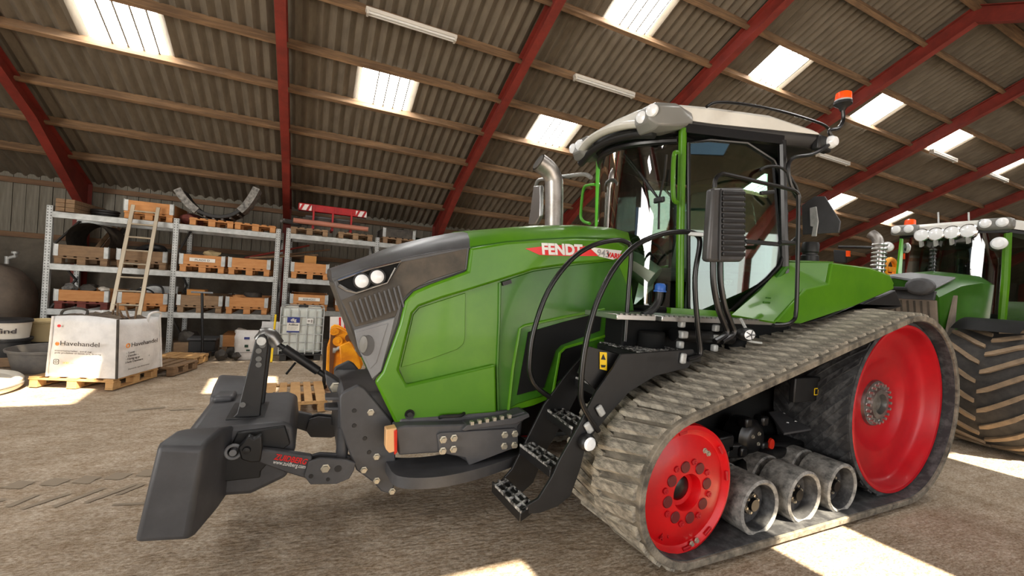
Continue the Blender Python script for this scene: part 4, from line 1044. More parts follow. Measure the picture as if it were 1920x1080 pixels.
bm = new(); lathe(bm, [(.066, .062), (.068, .075), (.064, .135), (.05, .145), (.001, .146)], c, 'Z', 20); obj('beacon_dome', bm, 'amber', bc, label='orange dome')
bm = new(); lathe(bm, [(.07, .055), (.07, .07), (.06, .07)], c, 'Z', 20); obj('beacon_ring', bm, 'zinc', bc)
# mirror, its arm and the rail in front of the door
bm = new(); prism(bm, pl([(1338, 352), (1397, 351), (1398, 484), (1390, 491), (1331, 491), (1329, 484)], 2.15), (0, .07, 0)); mi = obj('mirror', bm, 'hood_black', T, bevel=.02, label='tall black mirror with ribbed back')
for i in range(12):
    y = 362+i*10.4; bm = new(); bar(bm, at(1354, y, Y=2.145), at(1396, y+1, Y=2.155), .022, .03, up=(0, 0, 1)); obj('rib_or_shade_strip', bm, 'black_plastic', mi, bevel=.006)
bm = new(); tube(bm, pl([(1352, 354), (1350, 420), (1349, 488)], 2.14), .006, 6); obj('mirror_seam', bm, 'black_gloss', mi)
bm = new(); tube(bm, smooth_path(pl([(1340, 352), (1342, 335), (1352, 327), (1366, 328), (1430, 343), (1482, 355), (1494, 362), (1497, 376), (1496, 470), (1493, 580), (1486, 602), (1470, 609), (1450, 610)], 2.22), 3), .016, 8); obj('mirror_rail', bm, 'black_gloss', T)
for dx in (0, 13):
    bm = new(); tube(bm, smooth_path(pl([(1337+dx, 490), (1338+dx, 530), (1346+dx, 575), (1357+dx, 605), (1362+dx, 625), (1340+dx, 640)], 2.26), 4), .022, 8); obj('mirror_arm', bm, 'black_gloss', T)
bm = new(); bar(bm, at(1426, 362, Y=2.2), at(1450, 360, Y=2.2), .03, .03); obj('rail_clip', bm, 'black_plastic', T, bevel=.008)
bm = new(); bar(bm, at(1290, 438, Y=2.33), at(1336, 441, Y=2.2), .02, .03); obj('rail_link', bm, 'zinc', T, bevel=.006)
bm = new(); tube(bm, smooth_path(pl([(1425, 320), (1440, 312), (1468, 316), (1490, 345), (1500, 372)], 2.45), 4), .012, 8); tube(bm, pl([(1462, 455), (1490, 456), (1498, 440)], 2.4), .02, 8); obj('rear_bracket', bm, 'black_plastic', T)
# far mirror with its bracket
bm = new(); prism(bm, [at(x, y, X=2.30) for x, y in ((1000, 348), (1013, 347), (1012, 405), (1004, 420), (990, 421))], (.05, .0, 0)); fm = obj('mirror', bm, 'steel_bright', T, bevel=.012, label='silver backed mirror on the far side')
bm = new(); tube(bm, smooth_path([at(x, y, X=2.42) for x, y in ((1004, 350), (1010, 338), (1025, 335), (1060, 331), (1095, 327), (1108, 333))], 4), .022, 8); obj('mirror_bracket', bm, 'lamp_grey', T)
# exhaust
bm = new(); e0 = at(1040, 426, Y=4.05)
tube(bm, smooth_path([e0-Vector((0, 0, .25)), at(1039, 400, Y=4.05), at(1039, 350, Y=4.05), at(1037, 334, Y=4.05), at(1028, 318, Y=4.05), at(1010, 304, Y=4.05)], 5), .098, 20, caps=False); ex = obj('exhaust', bm, 'exhaust_steel', T)
bm = new(); tube(bm, [at(1028, 318, Y=4.05), at(1009, 303, Y=4.05)], .085, 18); obj('exhaust_mouth', bm, 'junk_dark', ex)
# ledge under the door, its white brackets and cylinder, work lamp
for a, b in ((1157, 1230), (1242, 1452)):
    bm = new(); p = at(a, 592, Y=2.45); q = at(b, 596+.04*(b-1240), Y=2.45); bx(bm, p.x, q.x, 2.45, 2.85, 1.60, 1.64); lg = obj('ledge', bm, 'steel_bright', T, bevel=.005)
    n_ = int((q.x-p.x)/.05); bm = new()
    for i in range(n_): box(bm, (p.x+.025+i*.05, 2.446, 1.642), (.022, .02, .012))
    obj('ledge_teeth', bm, 'steel', lg, kind='stuff', smooth=False)
bm = new(); cyl(bm, at(1262, 627, Y=2.6), at(1370, 634, Y=2.6), .055, 14); cy_ = obj('steering_cylinder', bm, 'black_gloss', T)
for q in ((1273, 626), (1337, 633)):
    bm = new(); c = at(*q, Y=2.58); box(bm, c, (.07, .14, .06)); box(bm, c+Vector((0, -.02, .085)), (.05, .05, .06)); box(bm, c+Vector((0, -.02, -.085)), (.05, .05, .06)); obj('clamp', bm, 'zinc', cy_, bevel=.012, label='pale cast clamp')
bm = new(); c = at(1400, 627, Y=2.3); lathe(bm, [(.001, -.03), (.05, -.028), (.06, -.015), (.064, .01), (.05, .05)], c, 'Y', 22); bmesh.ops.scale(bm, vec=(1.35, 1, .85), space=Matrix.Translation(-c), verts=bm.verts); wl = obj('work_lamp', bm, 'black_plastic', T, label='oval work lamp under the door')
bm = new(); lathe(bm, [(.001, -.036), (.04, -.034), (.052, -.024)], c, 'Y', 22); bmesh.ops.scale(bm, vec=(1.35, 1, .85), space=Matrix.Translation(-c), verts=bm.verts); obj('work_lamp_lens', bm, 'lens', wl)
for a in range(5):
    bm = new(); cyl(bm, c+Vector((.05*1.2*math.cos(R(72*a)), -.036, .035*math.sin(R(72*a)))), c+Vector((.0, -.04, 0)), .004, 6); obj('lens_bar', bm, 'graphite', wl)
bm = new(); tube(bm, smooth_path([c+Vector((.02, 0, -.05)), c+Vector((.08, 0, -.06)), c+Vector((.16, -.02, -.065))], 4), .009, 6); obj('work_lamp_cable', bm, 'zinc', wl)
bm = new(); cyl(bm, c+Vector((-.02, 0, .05)), c+Vector((-.02, .05, .12)), .012, 6); obj('work_lamp_stem', bm, 'zinc', wl)
bm = new(); bx(bm, 2.3, 3.7, 2.75, 3.0, 1.15, 1.58); cyl(bm, (2.55, 2.7, 1.2), (2.55, 2.7, 1.5), .11); cyl(bm, (3.5, 2.65, 1.1), (3.5, 2.65, 1.45), .09); obj('cab_suspension', bm, 'black_interior', T, bevel=.02)
# filler neck with the blue cap
bm = new(); tube(bm, smooth_path(pl([(1205, 592), (1222, 582), (1234, 565), (1237, 545)], 2.6), 4), .03, 10); fn = obj('filler_neck', bm, 'black_plastic', T)
bm = new(); c = at(1238, 538, Y=2.6); lathe(bm, [(.001, .03), (.03, .028), (.042, .012), (.042, -.025), (.05, -.03), (.05, -.04)], c, 'Z', 18); obj('filler_cap', bm, 'blue_cap', fn, label='blue filler cap')
# rear fender
F1 = pl([(1454, 604), (1503, 607), (1600, 575), (1677, 542), (1674, 525), (1668, 516), (1632, 502), (1561, 493), (1554, 532), (1512, 541)], 2.36)
bm = new(); prism(bm, F1, (0, .05, 0)); fe = obj('rear_fender', bm, 'green_paint', T, bevel=.012)
bm = new()
top = [at(x, y, Y=2.37) for x, y in ((1561, 493), (1632, 502), (1668, 516), (1676, 532))]
inn = [p+Vector((0, .55, .03)) for p in top]; inn[-1] = top[-1]+Vector((.0, .55, 0))
V = [bm.verts.new(p) for p in top]; W = [bm.verts.new(p) for p in inn]
for i in range(3): bm.faces.new((V[i], V[i+1], W[i+1], W[i]))
a = [at(1454, 604, Y=2.37), at(1512, 541, Y=2.37), at(1554, 532, Y=2.37), at(1561, 493, Y=2.37)]
b = [at(1372, 590, Y=2.56), at(1425, 545, Y=2.60), at(1472, 492, Y=2.66), at(1487, 497, Y=2.75)]
V = [bm.verts.new(p) for p in a]; W = [bm.verts.new(p) for p in b]
for i in range(3): bm.faces.new((V[i], W[i], W[i+1], V[i+1]))
q = [a[3], b[3], inn[0]]; bm.faces.new([bm.verts.new(p) for p in q])
bmesh.ops.recalc_face_normals(bm, faces=bm.faces)
bmesh.ops.solidify(bm, geom=bm.faces[:], thickness=.02)
obj('fender_top', bm, 'green_paint', fe)
bm = new(); prism(bm, pl([(1503, 608), (1600, 578), (1679, 544), (1692, 575), (1672, 581), (1610, 572), (1560, 594)], 2.39), (0, .45, 0)); obj('fender_flap', bm, 'black_plastic', fe, bevel=.01)
bm = new(); c = at(1437, 567, Y=2.42); box(bm, c, (.08, .02, .02)); box(bm, c+Vector((.02, 0, .04)), (.05, .02, .015)); obj('fender_latch', bm, 'green_paint_dark', fe, bevel=.004)
# mirrored fender on the far side, plain
bm = new(); prism(bm, [mir(p) for p in F1], (0, -.5, 0)); obj('rear_fender', bm, 'green_paint', T, bevel=.012)
bm = new(); bx(bm, 4.25, 5.6, 2.9, 4.1, 1.4, 2.05); obj('rear_body', bm, 'black_plastic', T, bevel=.04)
# black canister and the slow vehicle sign seen from behind
bm = new(); c = at(1517, 498, Y=2.75); lathe(bm, [(.001, .24), (.07, .24), (.078, .22), (.078, .14), (.068, .13), (.068, .11), (.08, .1), (.085, 0), (.085, -.06)], c, 'Z', 20); obj('canister', bm, 'black_plastic', T)
q = [(1503, 385), (1528, 368), (1546, 368), (1575, 415), (1572, 436), (1505, 440)]
bm = new(); prism(bm, [at(x, y, X=4.7) for x, y in q], (.02, 0, 0)); sg = obj('rear_sign', bm, 'graphite', T, bevel=.003, label='dark back of the slow vehicle sign')
bm = new(); prism(bm, [at(x, y, X=4.68) for x, y in ((1518, 390), (1530, 387), (1534, 415), (1530, 443), (1521, 443), (1524, 425), (1519, 424))], (.015, 0, 0)); obj('sign_bracket', bm, 'zinc', sg, bevel=.004)
bm = new(); bar(bm, at(1500, 440, X=4.7), (4.5, 3.0, 2.3), .03, .03); obj('sign_arm', bm, 'black_plastic', sg)

# ================================================================== FRONT WEIGHT
W = thing('front_weight', 'dark grey block weight carried on the front linkage of the tracked tractor', 'weight', (-.35, 3.5, .30))
bm = new()
prof = [(-.645, .74), (-.61, .785), (-.12, .80), (-.05, .77), (-.03, .62), (-.07, .43), (-.27, .345), (-.50, .36), (-.60, .46)]
prism(bm, [(x, 3.13, z) for x, z in prof], (0, .80, 0)); wb = obj('weight_block', bm, 'graphite', W, bevel=.03, seg=3)
WC = 3.53
wmir = lambda p: Vector((p[0], 2*WC-p[1], p[2]))
for s in (1, -1):
    f = (lambda p: Vector(p)) if s > 0 else wmir
    bm = new(); secs = []
    for y, pts in ((2.70, [(-.655, .85), (-.46, .82), (-.505, .345), (-.725, .375)]), (2.75, [(-.66, .862), (-.45, .845), (-.48, .335), (-.73, .36)]), (3.0, [(-.655, .83), (-.42, .83), (-.42, .345), (-.68, .36)]), (3.16, [(-.65, .785), (-.38, .79), (-.40, .345), (-.62, .40)])):
        secs.append([bm.verts.new(f((x, y, z))) for x, z in pts])
    for a, b in zip(secs, secs[1:]):
        for i in range(4): j = (i+1) % 4; bm.faces.new((a[i], a[j], b[j], b[i]))
    bm.faces.new(secs[0][::-1]); bm.faces.new(secs[-1]); bmesh.ops.recalc_face_normals(bm, faces=bm.faces)
    obj('weight_wing', bm, 'graphite', W, bevel=.022, seg=3)
    if s < 0:
        bm = new(); prism(bm, [(-.60, 3.72, .78), (-.47, 3.72, .78), (-.47, 3.90, .78), (-.60, 3.90, .78)], (0, 0, .05)); obj('top_pad', bm, 'graphite', W, bevel=.02)
    bm = new(); q = [f((x, 3.10, z)) for x, z in ((-.36, .76), (-.10, .78), (-.06, .66), (-.14, .60), (-.22, .50), (-.22, .46), (-.42, .46), (-.42, .60))]
    prism(bm, q, (0, .05*s, 0)); hk = obj('hook_plate', bm, 'black_plastic', W, bevel=.008)
    bm = new(); q = [f(p) for p in pl([(446, 840), (466, 818), (476, 824), (490, 816), (492, 840), (488, 866), (470, 868), (452, 862)], 3.0)]
    prism(bm, q, (0, .06*s, 0)); obj('hook_plate', bm, 'black_plastic', W, bevel=.008)
    if s > 0:
        bm = new(); c = at(438, 846, Y=3.05); tube(bm, [c+Vector((.04*math.cos(R(20*i)), -.01, .04*math.sin(R(20*i)))) for i in range(18)], .01, 8, closed=True); cyl(bm, c+Vector((0, -.03, 0)), c+Vector((0, .12, 0)), .02); obj('pin_ring', bm, 'graphite_light', W, kind='stuff')
        bm = new(); c = at(462, 845, Y=2.99); lathe(bm, [(.001, -.012), (.02, -.01), (.024, .01)], c, 'Y', 12); obj('pin', bm, 'black_plastic', W)
for k, y in enumerate((3.30, 3.60)):
    bm = new(); prism(bm, [(p.x, y, p.z) for p in pl([(478, 640), (485, 629), (494, 626), (500, 632), (503, 645), (486, 794), (425, 793), (444, 775)], 3.30)], (0, .035, 0))
    ms_ = obj('mast', bm, 'black_plastic', W, bevel=.006, label='black mast with a row of holes')
    if k == 0: ms = ms_
bm = new()
for q, r in (((492, 647), .02), ((485, 658), .018), ((485, 673), .018), ((485, 684), .018), ((455, 759), .018)):
    c = at(*q, Y=3.296); lathe(bm, [(.001, -.002), (r, -.002), (r, .004)], c, 'Y', 12)
obj('mast_holes', bm, 'zinc_dark', ms, kind='stuff')
bm = new(); bx(bm, -.45, -.23, 3.27, 3.64, .785, .80); obj('mast_foot', bm, 'black_plastic', ms, bevel=.004)
c = at(490, 640, Y=3.28); bm = new(); cyl(bm, c, c+Vector((0, .38, 0)), .028); obj('mast_pin', bm, 'zinc', ms)
# ================================================================== THE WHEELED TRACTOR BEHIND
Q = thing('wheeled_tractor', 'green wheeled tractor with a row of roof lamps, parked behind the tracked one', 'tractor', (10.0, 3.65, 0))
QC = 3.65
def qm(p): return Vector((p[0], 2*QC-p[1], p[2]))
def qloft(name, secs, M, label=None):
    bm = new(); rr = []
    for st in secs:
        half = [Vector(p) for p in st]; full = half+[qm(p) for p in half[::-1] if abs(p.y-QC) > 1e-4]
        rr.append([bm.verts.new(p) for p in full])
    n = len(rr[0])
    for a, b in zip(rr, rr[1:]):
        for k in range(n): j = (k+1) % n; bm.faces.new((a[k], a[j], b[j], b[k]))
    bm.faces.new(rr[0][::-1]); bm.faces.new(rr[-1]); bmesh.ops.recalc_face_normals(bm, faces=bm.faces)
    return obj(name, bm, M, Q, label=label)
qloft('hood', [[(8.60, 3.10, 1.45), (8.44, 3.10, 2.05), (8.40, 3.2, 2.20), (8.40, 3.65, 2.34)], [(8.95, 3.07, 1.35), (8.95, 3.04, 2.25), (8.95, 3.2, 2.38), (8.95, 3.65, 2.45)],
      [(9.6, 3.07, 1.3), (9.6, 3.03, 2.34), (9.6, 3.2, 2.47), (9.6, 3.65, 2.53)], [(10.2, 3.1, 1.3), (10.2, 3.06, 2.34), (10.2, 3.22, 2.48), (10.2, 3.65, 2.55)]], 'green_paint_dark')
bm = new(); prism(bm, [(8.36, 3.13, 2.0), (8.36, 4.17, 2.0), (8.40, 4.17, 2.14), (8.40, 3.13, 2.14)], (.06, 0, 0)); obj('nose_band', bm, 'graphite', Q, bevel=.01)
bm = new(); prism(bm, [(8.385, 3.13, 2.19), (8.38, 3.4, 2.30), (8.38, 3.65, 2.345), (8.38, 3.9, 2.30), (8.385, 4.17, 2.19), (8.92, 4.2, 2.385), (8.92, 3.65, 2.465), (8.92, 3.1, 2.385)], (0, 0, -.03)); obj('hood_front', bm, 'graphite_light', Q, bevel=.01)
bm = new(); prism(bm, [(8.54, 3.12, 1.45), (8.54, 4.18, 1.45), (8.385, 4.18, 2.0), (8.385, 3.12, 2.0)], (.06, 0, 0)); gq = obj('grille', bm, 'tank_brown', Q, label='muddy brown grille')
for i in range(12):
    bm = new(); bar(bm, (8.53, 3.2+i*.082, 1.5), (8.378, 3.2+i*.082, 1.98), .02, .02, up=(1, 0, 0)); obj('slat', bm, 'grille_dust', gq)
bm = new(); prism(bm, [(8.56, 3.045, 1.3), (8.78, 3.035, 2.10), (8.84, 3.035, 2.10), (8.86, 3.045, 1.3)], (0, .03, 0)); obj('side_grille', bm, 'tank_brown', Q, label='brown dusty wedge on the flank')
# lamp housing on the nose
bm = new(); bx(bm, 8.22, 8.42, 3.18, 3.8, 2.13, 2.18); lb = obj('lamp_bracket', bm, 'black_plastic', Q, bevel=.01)
c = at(1724, 537, X=8.26); bm = new()
tube(bm, [c+Vector((.12, .0, 0)), c+Vector((.05, 0, .0)), c+Vector((-.02, 0, 0)), c+Vector((-.05, 0, 0))], [.10, .155, .15, .11], 20); bmesh.ops.scale(bm, vec=(1, 1.15, .85), space=Matrix.Translation(-c), verts=bm.verts); obj('nose_lamp', bm, 'graphite', lb, bevel=.01, label='dark oval lamp housing')
# body and cab
bm = new(); bx(bm, 8.4, 12.6, 3.2, 4.1, .55, 1.35); obj('chassis', bm, 'black_plastic', Q, bevel=.04)
bm = new(); bx(bm, 10.2, 12.0, 2.9, 4.4, 1.30, 1.72); obj('cab_floor', bm, 'black_interior', Q, bevel=.03)
for s in (1, -1):
    f = (lambda p: Vector(p)) if s > 0 else qm
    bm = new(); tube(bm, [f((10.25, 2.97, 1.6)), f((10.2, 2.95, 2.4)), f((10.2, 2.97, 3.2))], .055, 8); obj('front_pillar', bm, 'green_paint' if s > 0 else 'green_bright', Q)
    bm = new(); tube(bm, [f((11.9, 2.78, 1.6)), f((11.8, 2.8, 3.2))], .05, 8); obj('rear_pillar', bm, 'black_gloss', Q)
    bm = new(); quad(bm, f((10.28, 2.96, 1.7)), f((11.9, 2.78, 1.7)), f((11.8, 2.8, 3.2)), f((10.22, 2.97, 3.2))); obj('door', bm, 'cab_glass_dark', Q)
bm = new(); rows = []
for z in (1.72, 2.2, 2.7, 3.2):
    rows.append([bm.verts.new((10.2-.16*(1-(i/5-1)**2)-.03*(z-1.7), 2.99+i*.132, z)) for i in range(11)])
for a, b in zip(rows, rows[1:]):
    for i in range(10): bm.faces.new((a[i], a[i+1], b[i+1], b[i]))
obj('windscreen', bm, 'cab_glass_dark', Q)
bm = new(); quad(bm, (11.95, 2.8, 1.75), (11.95, 4.5, 1.75), (11.85, 4.5, 3.2), (11.85, 2.8, 3.2)); obj('rear_window', bm, 'cab_glass_dark', Q)
bm = new(); box(bm, (11.3, 3.65, 2.4), (.16, .5, .8)); obj('seat_back', bm, 'black_interior', Q, bevel=.05)
bm = new(); box(bm, (11.05, 3.65, 2.0), (.5, .5, .15)); box(bm, (11.1, 3.65, 1.82), (.3, .3, .3)); obj('seat', bm, 'black_interior', Q, bevel=.04)
bm = new(); tube(bm, [(10.3, 3.65, 1.7), (10.5, 3.65, 2.2)], .06, 8); obj('steering_column', bm, 'black_interior', Q)
bm = new(); tube(bm, [Vector((10.52, 3.65, 2.24))+Matrix.Rotation(R(35), 3, 'Y') @ Vector((.2*math.cos(R(20*i)), .2*math.sin(R(20*i)), 0)) for i in range(18)], .018, 6, closed=True); obj('steering_wheel', bm, 'black_plastic', Q)
half = [(10.02, 3.65), (10.05, 3.2), (10.12, 2.92), (10.6, 2.82), (11.7, 2.68), (12.0, 2.75), (12.08, 3.65)]
def qrim(k, z):
    r_ = [Vector((11.05+(x-11.05)*k, QC+(y-QC)*k, z)) for x, y in half]; return r_+[qm(p) for p in r_[-2:0:-1]]
obj('roof_soffit', stack([qrim(.88, 3.14), qrim(.98, 3.2), qrim(.98, 3.27)]), 'black_plastic', Q)
obj('roof', stack([qrim(1, 3.26), qrim(.99, 3.38), qrim(.93, 3.43), qrim(.5, 3.48)]), 'white_roof', Q, label='white roof')
for s in (1, -1):
    f = (lambda p: Vector(p)) if s > 0 else qm
    bm = new(); box(bm, f((10.05, 3.06, 3.33)), (.22, .40, .19)); pod = obj('lamp_pod', bm, 'lamp_grey', Q, bevel=.05, label='grey pod with two lamps')
    for y in (2.96, 3.15):
        bm = new(); c = f((9.935, y, 3.34)); lathe(bm, [(.001, -.03), (.05, -.025), (.075, 0)], c, 'X', 18); obj('lamp', bm, 'lens', pod)
bm = new(); bar(bm, (9.98, 3.3, 3.22), (9.98, 4.0, 3.22), .04, .04); lbq = obj('lamp_bar', bm, 'black_plastic', Q)
for px, py in ((1728, 441), (1755, 439), (1785, 436), (1816, 433)):
    c = at(px, py, X=9.92); bm = new(); lathe(bm, [(.06, .1), (.11, .03), (.118, -.01), (.105, -.02)], c, 'X', 24); rl = obj('round_lamp', bm, 'chrome', lbq, label='round roof lamp')
    bm = new(); lathe(bm, [(.001, -.035), (.06, -.03), (.105, -.015)], c, 'X', 22); obj('lens', bm, 'lens', rl)
    bm = new(); bar(bm, c+Vector((0, 0, -.1)), c+Vector((.04, 0, -.2)), .03, .10, up=(1, 0, 0)); obj('lamp_foot', bm, 'zinc', rl)
bm = new(); c = at(1873, 456, X=9.95); lathe(bm, [(.001, -.04), (.07, -.035), (.1, 0), (.09, .06)], c, 'X', 20); obj('work_lamp', bm, 'lens', Q)
bm = new(); c = at(1663, 463, X=10.0); lathe(bm, [(.001, -.04), (.07, -.035), (.1, 0), (.09, .06)], c, 'X', 20); obj('work_lamp', bm, 'lens', Q)
bm = new(); c = at(1706, 424, X=10.5); lathe(bm, [(.05, -.08), (.075, .0), (.09, .01), (.085, .11), (.06, .13), (.001, .13)], c, 'Z', 18); obj('beacon', bm, 'amber', Q, label='orange beacon')
for px, py in ((1760, 420), (1817, 420)):
    bm = new(); a = at(px, py+8, X=10.4); b = at(px-1, py-22, X=10.4); cyl(bm, a, b, .013, 6); obj('antenna', bm, 'zinc', Q)
ex0 = at(1646, 505, X=9.3)
bm = new(); tube(bm, [ex0-Vector((0, 0, .5)), at(1647, 470, X=9.3)], .105, 20); eq = obj('exhaust', bm, 'chrome', Q)
bm = new()
for i in range(8):
    z = ex0.z-.1+i*.075; lathe(bm, [(.108, z), (.118, z+.02), (.108, z+.04)], (ex0.x, ex0.y, 0), 'Z', 18)
obj('exhaust_rings', bm, 'steel_bright', eq, kind='stuff')
bm = new(); tube(bm, smooth_path([at(1647, 472, X=9.3), at(1647, 458, X=9.3), at(1643, 446, X=9.3), at(1633, 438, X=9.3)], 5), .085, 16, caps=False); obj('exhaust_tip', bm, 'exhaust_steel', eq)
bm = new(); tube(bm, smooth_path([at(1668, 466, X=10.0), at(1620, 464, X=10.0), at(1572, 463, X=9.9)], 4), .03, 8); ma_ = obj('mirror_arm', bm, 'black_plastic', Q)
bm = new(); prism(bm, [at(x, y, X=9.85) for x, y in ((1562, 468), (1585, 470), (1585, 493), (1563, 492))], (.08, 0, 0)); obj('mirror', bm, 'black_plastic', Q, bevel=.015)
bm = new(); prism(bm, [at(x, y, X=9.82) for x, y in ((1586, 470), (1592, 470), (1592, 481), (1586, 481))], (.05, 0, 0)); obj('indicator', bm, 'amber', Q, label='orange indicator by the far mirror')
# wheels: tyre with chevron bars, red rim
def wheel(cx, cy, r, wd, nb, label):
    s = 1 if cy < QC else -1
    c = Vector((cx, cy, r)); h = wd/2
    bm = new(); lathe(bm, [(r*.58, -h*.82), (r*.72, -h*.98), (r*.86, -h), (r*.935, -h*.95), (r*.955, -h*.6), (r*.96, 0), (r*.955, h*.6), (r*.935, h*.95), (r*.86, h), (r*.72, h*.98), (r*.58, h*.82)], c, 'Y', 56)
    t = obj('tyre', bm, 'rubber_tyre', Q, label=label)
    bm = new(); lathe(bm, [(r*.585, -h*.84), (r*.56, -h*.80), (r*.55, -h*.3), (r*.25, -h*.2), (.001, -h*.2)] if s > 0 else [(r*.585, h*.84), (r*.56, h*.80), (r*.55, h*.3), (r*.25, h*.2), (.001, h*.2)], c, 'Y', 40); obj('rim', bm, 'wheel_red', t)
    for side in (-1, 1):
        bm = new(); A, B = [], []
        for u, wdth in ((0.05, .05), (.25, .07), (.55, .07), (.8, .072), (.97, .06)):
            y = side*(u*h)-side*.02*h; ang = -(u**1.15)*.44/r*.8
            rr = r*(1-.012*u*u) if u < .9 else r*.965
            for lst, rad in ((A, rr), (B, r*.93)):
                for da in (0, wdth/r): 
                    t_ = ang+da; lst.append(bm.verts.new((rad*math.cos(t_), y, rad*math.sin(t_))))
        for i in range(4):
            a = 2*i
            bm.faces.new((A[a], A[a+1], A[a+3], A[a+2])); bm.faces.new((A[a], A[a+2], B[a+2], B[a])); bm.faces.new((A[a+1], B[a+1], B[a+3], A[a+3]))
        bm.faces.new((A[0], B[0], B[1], A[1])); bm.faces.new((A[8], A[9], B[9], B[8])); bmesh.ops.recalc_face_normals(bm, faces=bm.faces)
        me = bpy.data.meshes.new('lug'); bm.to_mesh(me); bm.free(); me.materials.append(MATS['lug_dust'])
        for k in range(nb):
            o = bpy.data.objects.new('lug', me); COL.objects.link(o); o.parent = t
            o.matrix_local = Matrix.Translation(c-BASE[t]) @ Matrix.Rotation(2*math.pi*(k+(.5 if side > 0 else 0))/nb, 4, 'Y')
wheel(8.78, 2.49, .84, .92, 20, 'front tyre with dusty chevron bars'); wheel(8.78, 2*QC-2.55, .84, .74, 22, 'front tyre on the far side')
wheel(11.75, 2.45, 1.02, .85, 22, 'rear tyre'); wheel(11.75, 2*QC-2.45, 1.02, .85, 22, 'rear tyre on the far side')
for cy in (2.55, 2*QC-2.55):
    bm = new(); n_ = 14; V = []
    for i in range(n_+1):
        a = R(55+70*i/n_); V.append([bm.verts.new((8.78+.95*math.cos(a), y, .84+.95*math.sin(a))) for y in (cy-.33, cy+.33)])
    for a, b in zip(V, V[1:]): bm.faces.new((a[0], a[1], b[1], b[0]))
    bmesh.ops.solidify(bm, geom=bm.faces[:], thickness=.025); obj('fender', bm, 'black_plastic', Q)
bm = new(); cyl(bm, (8.78, 2.6, .84), (8.78, 4.7, .84), .13); obj('front_axle', bm, 'black_plastic', Q)
bm = new(); bx(bm, 10.3, 11.2, 2.45, 3.2, .7, 1.3); obj('fuel_tank', bm, 'black_plastic', Q, bevel=.06)
for s in (1, -1):
    f = (lambda p: Vector(p)) if s > 0 else qm
    bm = new(); V = []
    for i in range(13):
        a = R(15+140*i/12); V.append([bm.verts.new(f((11.75+1.12*math.cos(a), y, 1.02+1.12*math.sin(a)))) for y in (2.1, 2.85)])
    for a, b in zip(V, V[1:]): bm.faces.new((a[0], a[1], b[1], b[0]))
    bmesh.ops.recalc_face_normals(bm, faces=bm.faces); bmesh.ops.solidify(bm, geom=bm.faces[:], thickness=.025); obj('rear_fender', bm, 'green_paint', Q)
# yellow machine part glimpsed between the two tractors
c = at(1669, 505, X=13.0)
bm = new(); tube(bm, [c+Vector((.25*math.cos(R(15*i)), 0, .25*math.sin(R(15*i)))) for i in range(24)], .06, 8, closed=True); box(bm, c, (.3, .1, .12)); box(bm, c+Vector((0, .1, -.6)), (.4, .3, 1.0)); box(bm, (c.x, c.y+.1, (c.z-1.0)/2), (.6, .5, c.z-1.0))
single('yellow_machine', bm, 'orange_paint', 'orange yellow machine seen between the tracked tractor fender and the wheeled tractor windscreen', 'machine', kind=None, bevel=.02)
# ================================================================== PALLET RACKS
RY0, RY1 = 10.30, 11.38
def rack(name, label, posts, beams, top):
    r = thing(name, label, 'rack', ((posts[0]+posts[-1])/2, (RY0+RY1)/2, 0))
    pm = None
    for k, x in enumerate(posts):
        for y in (RY0, RY1):
            if pm is None:
                bm = new(); bx(bm, x-.045, x+.045, y, y+.07, 0, top); pm = obj('post', bm, 'zinc', r, bevel=.008)
                bm = new()
                for i in range(int(top/.05)):
                    for dx in (-.022, .022): box(bm, (x+dx, y-.001, .04+i*.05), (.014, .004, .024))
                obj('post_holes', bm, 'zinc_dark', pm, kind='stuff', smooth=False); x0, y0 = x, y
                bm = new(); bx(bm, x-.06, x+.06, y-.02, y+.09, 0, .008); obj('foot_plate', bm, 'zinc', pm)
            else: c = copy_tree(pm, parent=r); c.location = (x-x0, y-y0, 0)
        for j in range(4):
            z0, z1 = .12+j*(top-.3)/4, .12+(j+1)*(top-.3)/4
            bm = new(); bar(bm, (x, RY0+.07, z0 if j % 2 else z1), (x, RY1, z1 if j % 2 else z0), .03, .03, up=(1, 0, 0)); obj('brace', bm, 'zinc_dark', r)
    bmesh_first = None
    for a, b in zip(posts, posts[1:]):
        for z in beams:
            for y in (RY0-.005, RY1-.02):
                bm = new(); bx(bm, a+.04, b-.04, y, y+.05, z-.11, z); o = obj('beam', bm, 'zinc', r, bevel=.006)
    return r
BEAMS = (.80, 1.60, 2.52)
rack('pallet_rack', 'galvanised two bay pallet rack along the back wall with the ladder against it', (-4.23, -2.43, -.69), BEAMS, 2.62)
rack('pallet_rack', 'galvanised pallet rack right of the gap, with the red implement on top', (-.50, 1.32, 3.1), (.92, 1.60, 2.55), 2.66)
